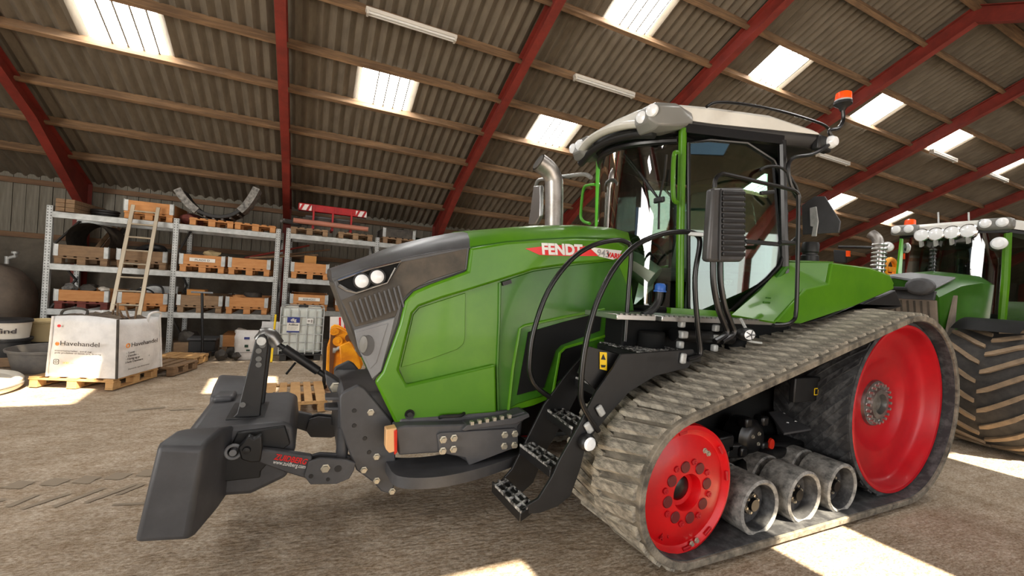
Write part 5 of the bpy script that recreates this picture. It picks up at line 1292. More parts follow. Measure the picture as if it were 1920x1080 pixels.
# --- pallets and collars
PW, PD = .74, 1.06
def make_pallet(M, w=PW, d=PD, label='', group=None, holder=None):
    p = thing('pallet', label, 'pallet', (0, 0, 0), group)
    def part(nm, x, y, z, sx, sy, sz, first={}):
        key = (nm, round(sx, 3), round(sy, 3))
        bm = new(); box(bm, (x, y, z), (sx, sy, sz)); return obj(nm, bm, M, p, bevel=.004)
    for i in range(5): part('top_board', -w/2+.07+i*(w-.14)/4, d/2, .133, .125 if i % 2 == 0 else .095, d, .022)
    for y in (.05, d/2, d-.05): part('cross_board', 0, y, .111, w, .1, .022)
    for x in (-w/2+.06, 0, w/2-.06):
        for y in (.07, d/2, d-.07): part('block', x, y, .061, .10 if x else .12, .13, .078)
        part('bottom_board', x, d/2, .011, .10 if x else .12, d, .022)
    return p
def make_collar(M, label=''):
    p = thing('pallet_collar', label, 'collar', (0, 0, 0)); w, d, h = PW, PD, .195
    for y in (.011, d-.011):
        bm = new(); box(bm, (0, y, h/2), (w-.05, .022, h)); obj('side_board', bm, M, p, bevel=.003)
    for x in (-w/2+.011, w/2-.011):
        bm = new(); box(bm, (x, d/2, h/2), (.022, d-.05, h)); obj('side_board', bm, M, p, bevel=.003)
    for x in (-1, 1):
        for y in (0, 1):
            bm = new(); cx = x*(w/2-.03); yy = -.003 if y == 0 else d+.003
            box(bm, (cx, yy, h/2), (.062, .005, h+.01)); box(bm, (x*(w/2+.002), .03 if y == 0 else d-.03, h/2), (.005, .062, h+.01)); cyl(bm, (x*w/2, yy, 0), (x*w/2, yy, h+.015), .008, 6); obj('hinge', bm, 'zinc', p)
    return p
PROTO = {}
def place(kind, M, loc, label, rot=0, group=None):
    key = (kind, M)
    if key not in PROTO:
        o = PROTO[key] = (make_pallet if kind == 'pallet' else make_collar)(M)
        BASE[o] = Vector(loc); o.location = loc; o.rotation_euler.z = rot
    else: o = copy_tree(PROTO[key], loc, rot)
    o['label'] = label; o['category'] = 'pallet' if kind == 'pallet' else 'crate'
    return o
SHELF = {1: .803, 2: 1.603, 3: 2.523}
# x centre, shelf, pallet wood, collar wood (None: no collar), what tells it apart
CRATES = [(-3.77, 2, 'pallet_old', 'pallet_old', 'on the middle shelf at the far left, before the big pipe'),
 (-2.91, 2, 'pallet_old', 'pallet_old', 'on the middle shelf behind the ladder'),
 (-1.97, 2, 'pallet_orange', 'pallet_orange', 'on the middle shelf with the white paper strip on it'),
 (-1.17, 2, 'pallet_orange', 'pallet_orange', 'on the middle shelf below the long brown poles'),
 (-3.73, 1, 'pallet_red', 'pallet_orange', 'on the low shelf at the far left, reddish feet'),
 (-2.86, 1, 'pallet_orange', 'pallet_orange', 'on the low shelf behind the ladder foot'),
 (-1.97, 1, 'pallet_old', 'pallet_old', 'on the low shelf behind the black T handle'),
 (-1.17, 1, 'pallet_orange', 'pallet_orange', 'on the low shelf above the white sacks'),
 (-.04, 2, 'pallet_orange', 'pallet_orange', 'on the middle shelf under the small cardboard box'),
 (-.02, 1, 'pallet_orange', 'pallet_orange', 'on the low shelf just behind the white liquid tank'),
 (.88, 1, 'pallet_orange', 'pallet_orange', 'on the low shelf behind the tractor nose'),
 (.88, 2, 'pallet_orange', 'pallet_orange', 'on the middle shelf behind the tractor nose'),
 (-2.85, 3, 'pallet_orange', 'pallet_orange', 'on the top shelf above the ladder'),
 (-1.86, 3, 'pallet_orange', None, 'on the top shelf under the left end of the curved rubber'),
 (-1.11, 3, 'pallet_orange', None, 'on the top shelf under the right end of the curved rubber'),
 (-.10, 3, 'pallet_old', None, 'on the top shelf under the left end of the pink pipe'),
 (.84, 3, 'pallet_old', None, 'on the top shelf under the right end of the pink pipe'),
 (1.80, 3, 'pallet_old', 'junk_dark', 'on the top shelf beside the dark green tarp')]
for x, sh, pmat, cmat, where in CRATES:
    z = SHELF[sh] if x < -.6 else {1: .923, 2: 1.603, 3: 2.553}[sh]
    if abs(x-1.80) < .01: z = 2.36+.0; z = 2.55
    place('pallet', pmat, (x, RY0-.02, z), {'pallet_old': 'weathered wooden pallet ', 'pallet_orange': 'yellowish wooden pallet ', 'pallet_red': 'dark red wooden pallet '}[pmat]+where)
    if cmat: place('crate', cmat, (x, RY0-.02, z+.146), {'pallet_old': 'grey weathered pallet collar ', 'pallet_orange': 'orange brown wooden pallet collar ', 'junk_dark': 'dark old pallet collar '}[cmat]+where)
# paper strips with faint lettering on two collars
def strip(name, x, z, body, label):
    bm = new(); box(bm, (x, RY0-.032, z), (.42, .004, .07)); o = single(name, bm, 'label_paper', label, 'label', smooth=False); BASE[o] = o.location.copy()
    text('lettering', body, 'print_black', (x-.12, RY0-.036, z-.02), (1, 0, 0), (0, 0, 1), .055, o, .001, width=.24)
strip('paper_label', -1.97, 1.60+.146+.10, 'PLADS D', 'white paper strip with faint lettering on a middle shelf crate')
strip('paper_label', -.02, .92+.146+.10, 'RESERVEDELE', 'white paper strip with lettering on the crate behind the liquid tank')
def lump(name, loc, s, M, label, cat, seed=1, amp=.25, n=2):
    rnd = random.Random(seed); bm = new(); bmesh.ops.create_icosphere(bm, subdivisions=n, radius=1)
    for v in bm.verts:
        k = 1+amp*rnd.uniform(-1, 1); v.co = Vector((v.co.x*s[0]*k, v.co.y*s[1]*k, v.co.z*s[2]*k))+Vector(loc)
    return single(name, bm, M, label, cat)
# contents of the crates and the other things on the shelves
lump('crumpled_bag', (-1.90, 10.75, 1.99), (.14, .14, .08), 'plastic_cream', 'pinkish crumpled bag lying in the crate with the white strip', 'bag', 3)
bm = new(); tube(bm, [(-3.75, 10.45, 2.07), (-3.75, 11.25, 2.07)], .31, 30, caps=False)
for f_ in list(bm.faces): pass
bmesh.ops.solidify(bm, geom=bm.faces[:], thickness=.04); single('concrete_pipe', bm, 'concrete_pipe', 'large dark round pipe lying behind the crate at far left of the middle shelf', 'pipe')
bm = new(); tube(bm, smooth_path([(-3.15, 10.6, 1.86), (-3.0, 10.8, 2.02), (-2.75, 10.8, 2.02), (-2.65, 10.6, 1.86)], 5), .06, 8); tube(bm, smooth_path([(-3.12, 10.9, 1.86), (-2.9, 11., 1.98), (-2.7, 10.9, 1.88)], 5), .06, 8); single('rubber_hose', bm, 'plastic_black', 'thick black hose in the crate behind the ladder on the middle shelf', 'hose')
for i, (x, z, s, l) in enumerate(((-3.98, 1.17, (.10, .1, .07), 'grey metal lump at left in the low far left crate'), (-3.72, 1.18, (.13, .1, .07), 'dark tangled iron in the middle of the low far left crate'), (-3.5, 1.165, (.08, .08, .05), 'pale stone at right in the low far left crate'))):
    lump('scrap_part', (x, 10.5, z), s, ('roller_grey', 'junk_dark', 'plastic_white')[i], l, 'scrap', 10+i, .35)
bm = new(); tube(bm, smooth_path([(-3.0, 10.5, 1.0), (-2.92, 10.4, 1.22), (-2.75, 10.4, 1.3), (-2.62, 10.45, 1.25), (-2.58, 10.4, 1.0)], 5), .018, 8); tube(bm, smooth_path([(-3.1, 10.5, 1.0), (-3.0, 10.5, 1.2), (-2.8, 10.5, 1.18), (-2.7, 10.5, 1.0)], 5), .016, 8); single('cable_loop', bm, 'plastic_black', 'loop of stiff black cable sticking out of the crate behind the ladder foot', 'cable')
bm = new(); box(bm, (-2.75, 10.9, 1.24), (.62, .2, .02), Matrix.Rotation(R(-5), 3, 'Y')); box(bm, (-2.7, 10.8, 1.2), (.5, .03, .14)); single('sheet_metal', bm, 'zinc', 'bent pale metal sheet lying over the low crate behind the ladder', 'sheet')
bm = new(); box(bm, (-2.08, 10.6, 1.19), (.30, .3, .12)); single('wood_box', bm, 'cardboard', 'flat brown carton in the low crate behind the T handle', 'box', bevel=.006)
lump('rubble_sack', (-1.92, 10.29, .985), (.08, .012, .05), 'plastic_cream', 'scrap of pale paper stuck on the low crate behind the T handle', 'paper', 5, .3, 1)
bm = new(); lathe(bm, [(.001, .1), (.15, .095), (.17, .06), (.17, 0)], (-1.12, 10.7, 1.14), 'Z', 24); single('iron_drum', bm, 'junk_dark', 'round dark iron drum in the crate above the white sacks', 'drum')
lump('rag', (-1.35, 10.5, 1.15), (.13, .12, .035), 'pallet_orange', 'brown rag at left in the crate above the white sacks', 'rag', 7)
bm = new(); box(bm, (-.05, 10.55, 2.01), (.24, .24, .2)); single('cardboard_box', bm, 'cardboard', 'small brown cardboard box standing in the middle shelf crate', 'box', bevel=.004)
for i, (a, b) in enumerate((((-1.3, 10.6, 1.93), (.35, 11.2, 2.32)), ((-1.35, 10.95, 1.96), (-.1, 11.33, 2.38)), ((-1.2, 10.45, 1.96), (.1, 10.9, 2.16)))):
    bm = new(); cyl(bm, a, b, .022, 8); single('wooden_pole', bm, ('rail_wood', 'red_steel', 'pallet_old')[i], ('thin pale brown pole, longest of the three sticking up from a middle shelf crate', 'reddish pole rising steepest from the middle shelf crate', 'weathered pole lying flattest over the middle shelf crate')[i], 'pole')
# top shelf, from the left
bm = new()
for i in range(3):
    for j in range(2): bx(bm, -4.12+j*.13, -4.0+j*.13, 10.2, 11.5, 2.525+i*.075, 2.595+i*.075)
single('timber_bundle', bm, 'pallet_old', 'stack of square timbers on the top shelf by the red column', 'timber', bevel=.005)
bm = new()
for k in range(3): tube(bm, [Vector((-3.65+.17*math.cos(R(20*i))*(1+.06*k), 10.8+.14*math.sin(R(20*i))*(1+.06*k), 2.55+k*.045)) for i in range(18)], .028, 8, closed=True)
single('hose_coil', bm, 'plastic_black', 'coil of black hose on the top shelf right of the timbers', 'hose')
for i, (x0, x1) in enumerate(((-4.1, -3.72), (-4.0, -3.66), (-3.85, -3.62))):
    bm = new(); bar(bm, (x0-.1, 11.6+.08*i, 1.62), (x1, 11.48+.08*i, 2.40), .07, .035, up=(0, 1, 0)); single('leaning_board', bm, ('pallet_old', 'rail_wood', 'junk_dark')[i], ('weathered board leaning at far left behind the middle shelf, leftmost of three', 'brown board leaning behind the big pipe, middle of three', 'dark short board leaning behind the big pipe, rightmost of three')[i], 'board', bevel=.004)
lump('dark_roll', (-2.28, 10.8, 2.65), (.20, .4, .13), 'pallet_red', 'dark red brown roll on the top shelf right of the orange collar', 'roll', 4, .05, 3)
path = smooth_path([at(x, y, Y=10.6) for x, y in ((338, 358), (352, 378), (374, 398), (404, 409), (434, 408), (458, 394), (474, 374), (484, 356))], 4)
bm = new(); V = []
for i, p in enumerate(path):
    d = (path[min(i+1, len(path)-1)]-path[max(i-1, 0)]).normalized(); nn = Vector((-d.z, 0, d.x))
    V.append([bm.verts.new(p+Vector((0, y, 0))+nn*t) for y, t in ((-.25, -.02), (.45, -.02), (.45, .05), (-.25, .05))])
for a, b in zip(V, V[1:]):
    for k in range(4): j = (k+1) % 4; bm.faces.new((a[k], a[j], b[j], b[k]))
bm.faces.new(V[0]); bm.faces.new(V[-1][::-1]); bmesh.ops.recalc_face_normals(bm, faces=bm.faces)
cr = single('curved_rubber', bm, 'plastic_black', 'wide black rubber track bent into a U on two pallets on the top shelf', 'rubber', bevel=.01); BASE[cr] = cr.location.copy()
for k in range(2, len(path)-2, 2):
    p = path[k]; d = (path[k+1]-path[k-1]).normalized(); nn = Vector((-d.z, 0, d.x)); bm = new()
    box(bm, p-nn*.03+Vector((0, .1, 0)), (.04, .6, .025), Matrix((d, Vector((0, 1, 0)), nn)).transposed()); obj('tread_bar', bm, 'roller_grey', cr)
for k, (pa, pb) in enumerate((((338, 358), (374, 396)), ((462, 392), (488, 358)))):
    bm = new(); ps = path[:9] if k == 0 else path[-10:]; V = []
    for i, p in enumerate(ps):
        d = (ps[min(i+1, len(ps)-1)]-ps[max(i-1, 0)]).normalized(); nn = Vector((-d.z, 0, d.x))
        V.append([bm.verts.new(p+Vector((0, y, 0))+nn*t) for y, t in ((-.26, -.06), (.2 if k else -.18, -.06), (.2 if k else -.18, .07), (-.26, .07))])
    for a, b in zip(V, V[1:]):
        for q in range(4): j = (q+1) % 4; bm.faces.new((a[q], a[j], b[j], b[q]))
    bm.faces.new(V[0]); bm.faces.new(V[-1][::-1]); bmesh.ops.recalc_face_normals(bm, faces=bm.faces); obj('worn_end', bm, 'roller_grey', cr, label='grey worn end of the rubber')
# red implement
I = thing('red_implement', 'red farm implement with white striped end boards on top of the right rack', 'implement', (.3, 10.8, 2.72))
a, b = at(560, 383, Y=10.7), at(686, 399, Y=10.7)
bm = new(); bar(bm, a+Vector((0, 0, -.05)), b+Vector((0, 0, -.05)), .18, .16); obj('main_beam', bm, 'implement_red', I, bevel=.012)
bm = new(); bx(bm, a.x+.1, b.x-.1, 10.7, 11.2, 2.85, 2.98); obj('rear_frame', bm, 'junk_dark', I, bevel=.01)
for u in (.22, .50, .78):
    bm = new(); q = a.lerp(b, u); bx(bm, q.x-.02, q.x+.02, 10.6, 10.72, 2.72, q.z); obj('upright', bm, 'implement_red', I, bevel=.004)
    bm = new(); bar(bm, (q.x, 10.6, 2.75), (q.x, 11.3, 2.75), .05, .05); obj('foot', bm, 'implement_red', I)
for u in (.06, .88):
    q = a.lerp(b, u); bm = new(); box(bm, q+Vector((.06, -.11, -.06)), (.24, .01, .13)); e = obj('end_board', bm, 'hazard_white', I, smooth=False)
    for k in (-1, 1):
        bm = new(); c = q+Vector((.06+k*.07, -.118, -.06)); prism(bm, [c+Vector((-.06, 0, -.065)), c+Vector((-.01, 0, -.065)), c+Vector((.05, 0, .065)), c+Vector((0, 0, .065))], (0, .004, 0)); obj('stripe', bm, 'implement_red', e, smooth=False)
bm = new(); a2, b2 = at(573, 405, Y=10.75), at(660, 415, Y=10.75); cyl(bm, a2, b2, .03); obj('cross_tube', bm, 'zinc_dark', I)
bm = new(); cyl(bm, at(550, 413, Y=10.4), at(690, 430, Y=10.4), .055, 16); single('pink_pipe', bm, 'pipe_pink', 'long dull pink pipe across two pallets below the red implement', 'pipe')
bm = new(); cyl(bm, (-.62, 10.5, 2.84), (-.15, 11.1, 2.86), .03); cyl(bm, (-.66, 10.42, 2.80), (-.3, 10.9, 2.80), .03); single('steel_tube', bm, 'zinc_dark', 'short grey steel tubes lying left of the red implement', 'tube')
V = []; bm = new()
for i in range(12):
    V.append([bm.verts.new((1.5+.14*i, 11.2+.25*j, 2.62+.32*math.sin(min(1, i/5)*1.6)*(1-.4*j)*(1-.055*i)+.02*math.sin(i*2.1+j))) for j in range(4)])
for a, b in zip(V, V[1:]):
    for j in range(3): bm.faces.new((a[j], b[j], b[j+1], a[j+1]))
bmesh.ops.solidify(bm, geom=bm.faces[:], thickness=.01); single('tarpaulin', bm, 'tarp_green', 'dark green tarpaulin heaped on the top shelf behind the old collar', 'tarp')
lump('rubble', (1.80, 10.8, 2.89), (.3, .35, .06), 'concrete_pipe', 'heap of grey rubble in the old collar by the green tarpaulin', 'rubble', 8)
# ladder leaning against the rack
L_ = thing('ladder', 'grey aluminium ladder leaning on the left rack behind the big white bag', 'ladder', (-2.9, 9.6, 0))
def rail(p, q):
    a, b = at(*p, Y=10.18), at(*q, Y=9.72); d = (b-a)/(b.z-a.z); e = a+d*(0-a.z); bm = new(); bar(bm, a, e, .06, .028, up=(0, 1, .4)); obj('rail', bm, 'ladder_alu', L_, bevel=.005); return a, e
a0, e0 = rail((250, 384), (207, 595)); a1, e1 = rail((297, 389), (261, 591))
for i in range(11):
    u = .04+i*.088; bm = new(); cyl(bm, a0.lerp(e0, u), a1.lerp(e1, u), .016, 8); obj('rung', bm, 'ladder_alu', L_)
# ================================================================== THINGS ON THE FLOOR
# big bag on its pallet
BA = R(-19); ux = Vector((math.cos(BA), math.sin(BA), 0)); uy = Vector((-math.sin(BA), math.cos(BA), 0))
BC = Vector((-2.32, 7.50, .146))                           # front right corner of the bag's base
o = make_pallet('pallet_wood', 1.04, .84, 'pale wooden pallet under the big white bag', None)
o.location = BC-ux*.50-uy*.06-Vector((0, 0, .146)); o.rotation_euler.z = BA
B_ = thing('big_bag', 'white woven big bag printed Havehandel, full of debris, on a pallet', 'bag', BC-ux*.4+uy*.4)
BH = .80
def bagp(u, v, w):
    """u, v across the base (0..1), w up (0..1); the sides belly out"""
    e = .075*math.sin(math.pi*min(1, w*1.05)); k = .8
    cu, cv = u-.5, v-.5
    flare = 1.05-.07*w
    p = BC-ux*k+ux*(.5+cu*flare)*k+uy*(.5+cv*flare)*k+Vector((0, 0, w*BH))
    if abs(cu) > .499: p += ux*math.copysign(e*math.sin(math.pi*v), cu)
    if abs(cv) > .499: p += uy*math.copysign(e*math.sin(math.pi*u), cv)
    p += Vector((0, 0, .03*math.sin(3.1*u+2*v)*w*w))+ux*.05*w*(-.4)
    return p
bm = new(); N = 10
per = [(i/N, 0) for i in range(N)]+[(1, i/N) for i in range(N)]+[(1-i/N, 1) for i in range(N)]+[(0, 1-i/N) for i in range(N)]
rows = [[bm.verts.new(bagp(u, v, w/8)+Vector((random.uniform(-.006, .006), random.uniform(-.006, .006), 0))) for u, v in per] for w in range(9)]
for a, b in zip(rows, rows[1:]):
    for i in range(len(per)): j = (i+1) % len(per); bm.faces.new((a[i], a[j], b[j], b[i]))
bm.faces.new(rows[0][::-1])
bag = obj('bag_cloth', bm, 'bag_white', B_)
so = bag.modifiers.new('thick', 'SOLIDIFY'); so.thickness = .012
for k, (u, v) in enumerate(((0, 0), (1, 0), (1, 1), (0, 1))):
    bm = new(); tube(bm, [bagp(u, v, w/8)+(ux*(u-.5)+uy*(v-.5))*.012 for w in range(9)], .016, 8); obj('corner_seam', bm, 'bag_white' if k != 1 else 'junk_dark', B_, label='dark stitched corner seam' if k == 1 else None)
bm = new(); rnd = random.Random(2); G = [[bm.verts.new(bagp(.03+.94*i/12, .03+.94*j/12, .93)+Vector((0, 0, rnd.uniform(-.02, .07)))) for j in range(13)] for i in range(13)]
for i in range(12):
    for j in range(12): bm.faces.new((G[i][j], G[i+1][j], G[i+1][j+1], G[i][j+1]))
obj('debris', bm, 'earth', B_, kind='stuff')
for (u, v, du, dv, M) in ((.02, .1, .3, .1, 'junk_dark'), (1.0, .7, .0, .35, 'bag_white')):
    a = bagp(u, v, 1); b = bagp(min(1, u+du), min(1, v+dv), 1)
    bm = new(); tube(bm, smooth_path([a+Vector((0, 0, -.06)), a+Vector((.02, 0, .06)), a.lerp(b, .5)+Vector((.04, -.02, .09)), b+Vector((.02, 0, .05)), b+Vector((0, 0, -.05))], 5), .016, 8); obj('lifting_loop', bm, M, B_)
for i in range(5):
    bm = new(); p = bagp(.45+.1*i, .6, .95); cyl(bm, p, p+Vector((rnd.uniform(-.1, .15), rnd.uniform(-.05, .05), rnd.uniform(.1, .26))), .014, 6); obj('twig', bm, 'pallet_old', B_)
F0 = lambda u, w: bagp(u, 0, w)-uy*.012
def on_front(nm, body, u, w, size, width, M): return text(nm, body, M, F0(u, w)-uy*.045*(1 if .15 < u < .9 else .6), ux, (0, 0, 1), size, B_, .001, width=width)
def on_side(nm, body, v, w, size, width, M): return text(nm, body, M, bagp(1, v, w)+ux*.035, uy, (0, 0, 1), size, B_, .001, width=width)
bm = new(); c = F0(.20, .56)-uy*.05; box(bm, c, (.03, .004, .03)); tube(bm, [c+ux*.022*math.cos(R(30*i))+Vector((0, 0, .022*math.sin(R(30*i)))) for i in range(12)], .004, 4, closed=True); obj('printed_sun', bm, 'print_orange', B_, kind='stuff')
on_front('lettering', 'Havehandel', .25, .54, .085, .47, 'print_black')
on_front('lettering', 'stenmaterialer, jord og', .16, .44, .03, .44, 'print_black')
on_front('lettering', 'gode produkter til haven, pris, levering', .16, .405, .03, .56, 'print_black')
on_front('lettering', '@ ............ ', .30, .25, .03, .3, 'print_orange')
c = F0(.2, .27)-uy*.052
bm = new(); q = [c+ux*x+Vector((0, 0, z)) for x, z in ((-.03, -.03), (.03, -.03), (.03, .03), (-.03, .03))]; tube(bm, rounded(q, .012), .004, 4, closed=True); tube(bm, [c+ux*.014*math.cos(R(30*i))+Vector((0, 0, .014*math.sin(R(30*i)))) for i in range(12)], .003, 4, closed=True); obj('printed_icon', bm, 'print_black', B_, kind='stuff')
bm = new(); c = F0(.15, .84)-uy*.03; lathe(bm, [(.001, 0), (.02, .0), (.001, .002)], c, 'Y', 10); obj('red_mark', bm, 'decal_red', B_)
c = bagp(1, .12, .55)+ux*.04; bm = new(); tube(bm, [c+uy*.028*math.cos(R(30*i))+Vector((0, 0, .028*math.sin(R(30*i)))) for i in range(12)], .007, 4, closed=True); obj('printed_sun', bm, 'print_orange', B_)
on_side('lettering', 'Havehandel', .18, .52, .085, .50, 'print_black')
for k, t in enumerate(('- Lave priser', '- Danske haver', '- Hurtig og god levering', '  i hele Danmark')): on_side('lettering', t, .10, .405-.055*k, .042, .32+.12*(k == 2), 'print_black')
on_side('lettering', 'Danmarks nye havecenter', .16, .12, .03, .4, 'print_grey')
# other pallets on the floor
o = make_pallet('pallet_old', .8, .62); o.location = BC-ux*.20+uy*.84-Vector((0, 0, .146)); o.rotation_euler.z = BA; tag(o, 'dark weathered pallet sticking out behind the big bag', 'pallet')
o = make_pallet('pallet_wood', .64, .52, 'light pallet lying on the floor right of the big bag'); o.location = (-2.06, 9.05, 0); o.rotation_euler.z = R(-14)
p = place('pallet', 'pallet_wood', (-.09, 5.95, 0), 'worn slatted pallet alone on the floor behind the weight mast', R(2))
# white round cover in the sun
bm = new(); lathe(bm, [(.66, 0), (.69, .03), (.69, .12), (.66, .15), (.62, .15), (.58, .12), (.3, .16), (.001, .17)], (-4.02, 7.62, 0), 'Z', 44, cap=False); wc = single('round_cover', bm, 'plastic_white', 'white round plastic cover lying on the floor in the sun at the left edge', 'cover'); BASE[wc] = wc.location.copy()
bm = new(); tube(bm, [Vector((-4.02+.695*math.cos(R(10*i)), 7.62+.695*math.sin(R(10*i)), .075)) for i in range(36)], .012, 6, closed=True); obj('rubber_seal', bm, 'tub_grey', wc)
# tubs, buckets and crates by the rack's left post
def tub(name, c, r0, r1, h, M, label, cat='tub', inner=None):
    t = thing(name, label, cat, c); bm = new()
    lathe(bm, [(.001, 0), (r0, 0), (r1, h), (r1+.02, h), (r1+.02, h-.025), (r1+.012, h-.03)], c, 'Z', 36); lathe(bm, [(r1-.012, h), (r0-.012, .02), (.001, .02)], c, 'Z', 36); obj('tub_body', bm, M, t)
    bm = new(); tube(bm, [Vector(c)+Vector(((r1+.012)*math.cos(R(10*i)), (r1+.012)*math.sin(R(10*i)), h)) for i in range(36)], .014, 6, closed=True); obj('rim', bm, M, t)
    return t
c = at(66, 702, Z=0)+Vector((0, .42, 0))
tub('mortar_tub', c, .40, .47, .32, 'tub_grey', 'large grey round tub on the floor left of the big bag')
bm = new(); V0 = Vector(c); box(bm, V0+Vector((.1, .5, .44)), (.5, .03, .05), Matrix.Rotation(R(-12), 3, 'Y')); 
single('stick', bm, 'pallet_old', 'weathered stick lying over the back of the grey tub', 'stick')
c = at(12, 698, Z=0)+Vector((-.22, .62, 0)); wb0 = c
bm = new(); bx(bm, c.x-.35, c.x+.2, c.y-.25, c.y+.25, 0, .14); single('wood_block', bm, 'pallet_old', 'short thick wood block on the floor under the dark tub at the left edge', 'block', bevel=.01)
c1 = Vector((c.x-.06, c.y, .14)); tub('bucket', c1, .22, .245, .27, 'plastic_black', 'dark grey bucket on the wood block at the left edge', 'bucket')
c2 = Vector((c.x-.06, c.y, .42)); b2 = thing('bucket', 'white bucket with black lettering and a dark lid, topmost at the left edge', 'bucket', c2)
bm = new(); lathe(bm, [(.001, 0), (.22, 0), (.245, .25), (.25, .26)], c2, 'Z', 36); obj('bucket_body', bm, 'plastic_white', b2)
bm = new(); lathe(bm, [(.26, .25), (.26, .28), (.24, .295), (.001, .295)], c2, 'Z', 36); obj('lid', bm, 'plastic_black', b2)
p = at(4, 638, Y=c2.y-.27); text('lettering', 'find', 'print_black', c2+Vector((-.02, -.248, .09)), (1, .25, 0), (0, 0, 1), .11, b2, .012, width=.2)
c = at(82, 650, Y=9.9); c.z = .0
bm = new(); bx(bm, c.x-.56, c.x-.24, 9.78, 10.1, 0, .42); single('plastic_crate', bm, 'tarp_green', 'dark green plastic crate between the white bucket and the cream pail', 'crate', bevel=.02)
bm = new(); bx(bm, c.x-.2, c.x+.25, 9.7, 10.1, 0, .30); bm2 = single('plinth_box', bm, 'plastic_black', 'black box on the floor under the cream pail', 'box', bevel=.02)
c3 = Vector((c.x+.02, 9.88, .30)); tub('pail', c3, .19, .22, .34, 'plastic_cream', 'cream coloured pail in front of the rack post behind the grey tub', 'bucket')
lump('dark_sack', (c.x+.5, 9.9, .22), (.22, .2, .22), 'junk_dark', 'dark sack on the floor between the cream pail and the big bag', 'sack', 21, .12, 3)
# old tank with its valve
tc = Vector((-5.75, 11.35, .78)); K = thing('tank', 'large brown steel tank with a domed end and a valve on top', 'tank', (tc.x, tc.y, 0))
bm = new(); lathe(bm, [(.001, .92), (.25, .90), (.5, .80), (.68, .62), (.74, .42), (.75, -2.0), (.001, -2.0)], tc, 'X', 44); obj('shell', bm, 'tank_brown', K)
for x in (-.6, .25):
    bm = new(); bx(bm, tc.x+x-.05, tc.x+x+.05, tc.y-.55, tc.y+.55, 0, .3); obj('saddle', bm, 'junk_dark', K)
v = at(12, 512, Y=tc.y-.1); v.z = tc.z+.74
bm = new(); cyl(bm, v, v+Vector((0, 0, .14)), .035); cyl(bm, v+Vector((0, 0, .1)), v+Vector((.12, 0, .16)), .03); lathe(bm, [(.001, .24), (.05, .24), (.05, .2), (.001, .2)], v+Vector((.1, 0, 0)), 'Z', 14); cyl(bm, v+Vector((.1, 0, .12)), v+Vector((.1, 0, .22)), .02); obj('valve', bm, 'zinc', K)
# under the rack and before it
bm = new(); bx(bm, -2.05, -1.62, 9.95, 10.3, 0, .30); t_ = single('tool_box', bm, 'plastic_black', 'black plastic tool box on the floor left of the T handle', 'box', bevel=.025); BASE[t_] = t_.location.copy()
bm = new(); bx(bm, -2.07, -1.60, 9.93, 10.32, .30, .345); obj('lid', bm, 'graphite', t_, bevel=.012)
lump('rag_heap', (-2.18, 10.55, .30), (.15, .2, .13), 'junk_dark', 'heap of dark rags by the middle rack post', 'rags', 31, .3, 2)
bm = new(); bx(bm, -2.36, -2.08, 10.32, 10.8, 0, .20); single('low_box', bm, 'pallet_old', 'low weathered box under the rags by the middle rack post', 'box', bevel=.01)
for i, (x0, x1, l) in enumerate(((-1.60, -1.02, 'orange wooden collar on the floor behind the T handle'), (-.98, -.42, 'orange wooden collar on the floor behind the white sacks'))):
    bm = new(); bx(bm, x0, x1, 10.45, 11.2, .1, .34); q = single('floor_crate', bm, 'pallet_orange', l, 'crate', bevel=.006); BASE[q] = q.location.copy()
    bm = new()
    for x in (x0+.06, (x0+x1)/2, x1-.06): bx(bm, x-.05, x+.05, 10.45, 11.2, 0, .1)
    obj('feet', bm, 'pallet_old', q, kind='stuff', smooth=False)
    for x in (x0, x1):
        bm = new(); box(bm, (x, 10.448, .22), (.05, .008, .25)); obj('hinge', bm, 'zinc', q)
lump('pale_rag', (-1.3, 10.7, .40), (.1, .1, .07), 'plastic_white', 'pale bundle on the floor crate behind the T handle', 'bundle', 41)
J = thing('hand_truck', 'black hand truck with an upright T handle, between the big bag and the white sacks', 'hand truck', at(380, 676, Z=0)+Vector((0, .1, 0)))
jb = BASE[J]
top = at(379, 549, Y=jb.y+.15)
bm = new(); cyl(bm, jb+Vector((-.03, 0, .12)), top, .022, 10); obj('handle_tube', bm, 'black_plastic', J)
bm = new(); cyl(bm, top-Vector((.17, 0, -.005)), top+Vector((.17, .0, .005)), .018, 10); obj('grip', bm, 'graphite_light', J)
bm = new(); box(bm, jb+Vector((-.03, 0, .09)), (.26, .2, .12)); obj('pump_housing', bm, 'black_gloss', J, bevel=.03)
for dx in (-.09, .05):
    bm = new(); c = jb+Vector((dx, -.08, .07)); cyl(bm, c-Vector((.03, 0, 0)), c+Vector((.03, 0, 0)), .07, 18); obj('wheel', bm, 'plastic_black', J)
for dy in (0,):
    bm = new(); bar(bm, jb+Vector((.05, .15+dy*.0, .10))+Vector((dy*.7, 0, 0)), jb+Vector((.12, .26, .10)), .14, .05); obj('fork', bm, 'black_plastic', J, bevel=.01)
for i, (dx, dy, r_) in enumerate(((.27, .06, .10), (.42, .3, .10), (.52, .05, .08))):
    lump('casting', jb+Vector((dx, dy-.12, r_*.95)), (r_, .1, r_), 'junk_dark', ('dark iron casting right beside the hand truck foot', 'dark iron casting, second to the right of the hand truck', 'dark iron casting nearest the white sacks')[i], 'casting', 50+i, .22, 2)
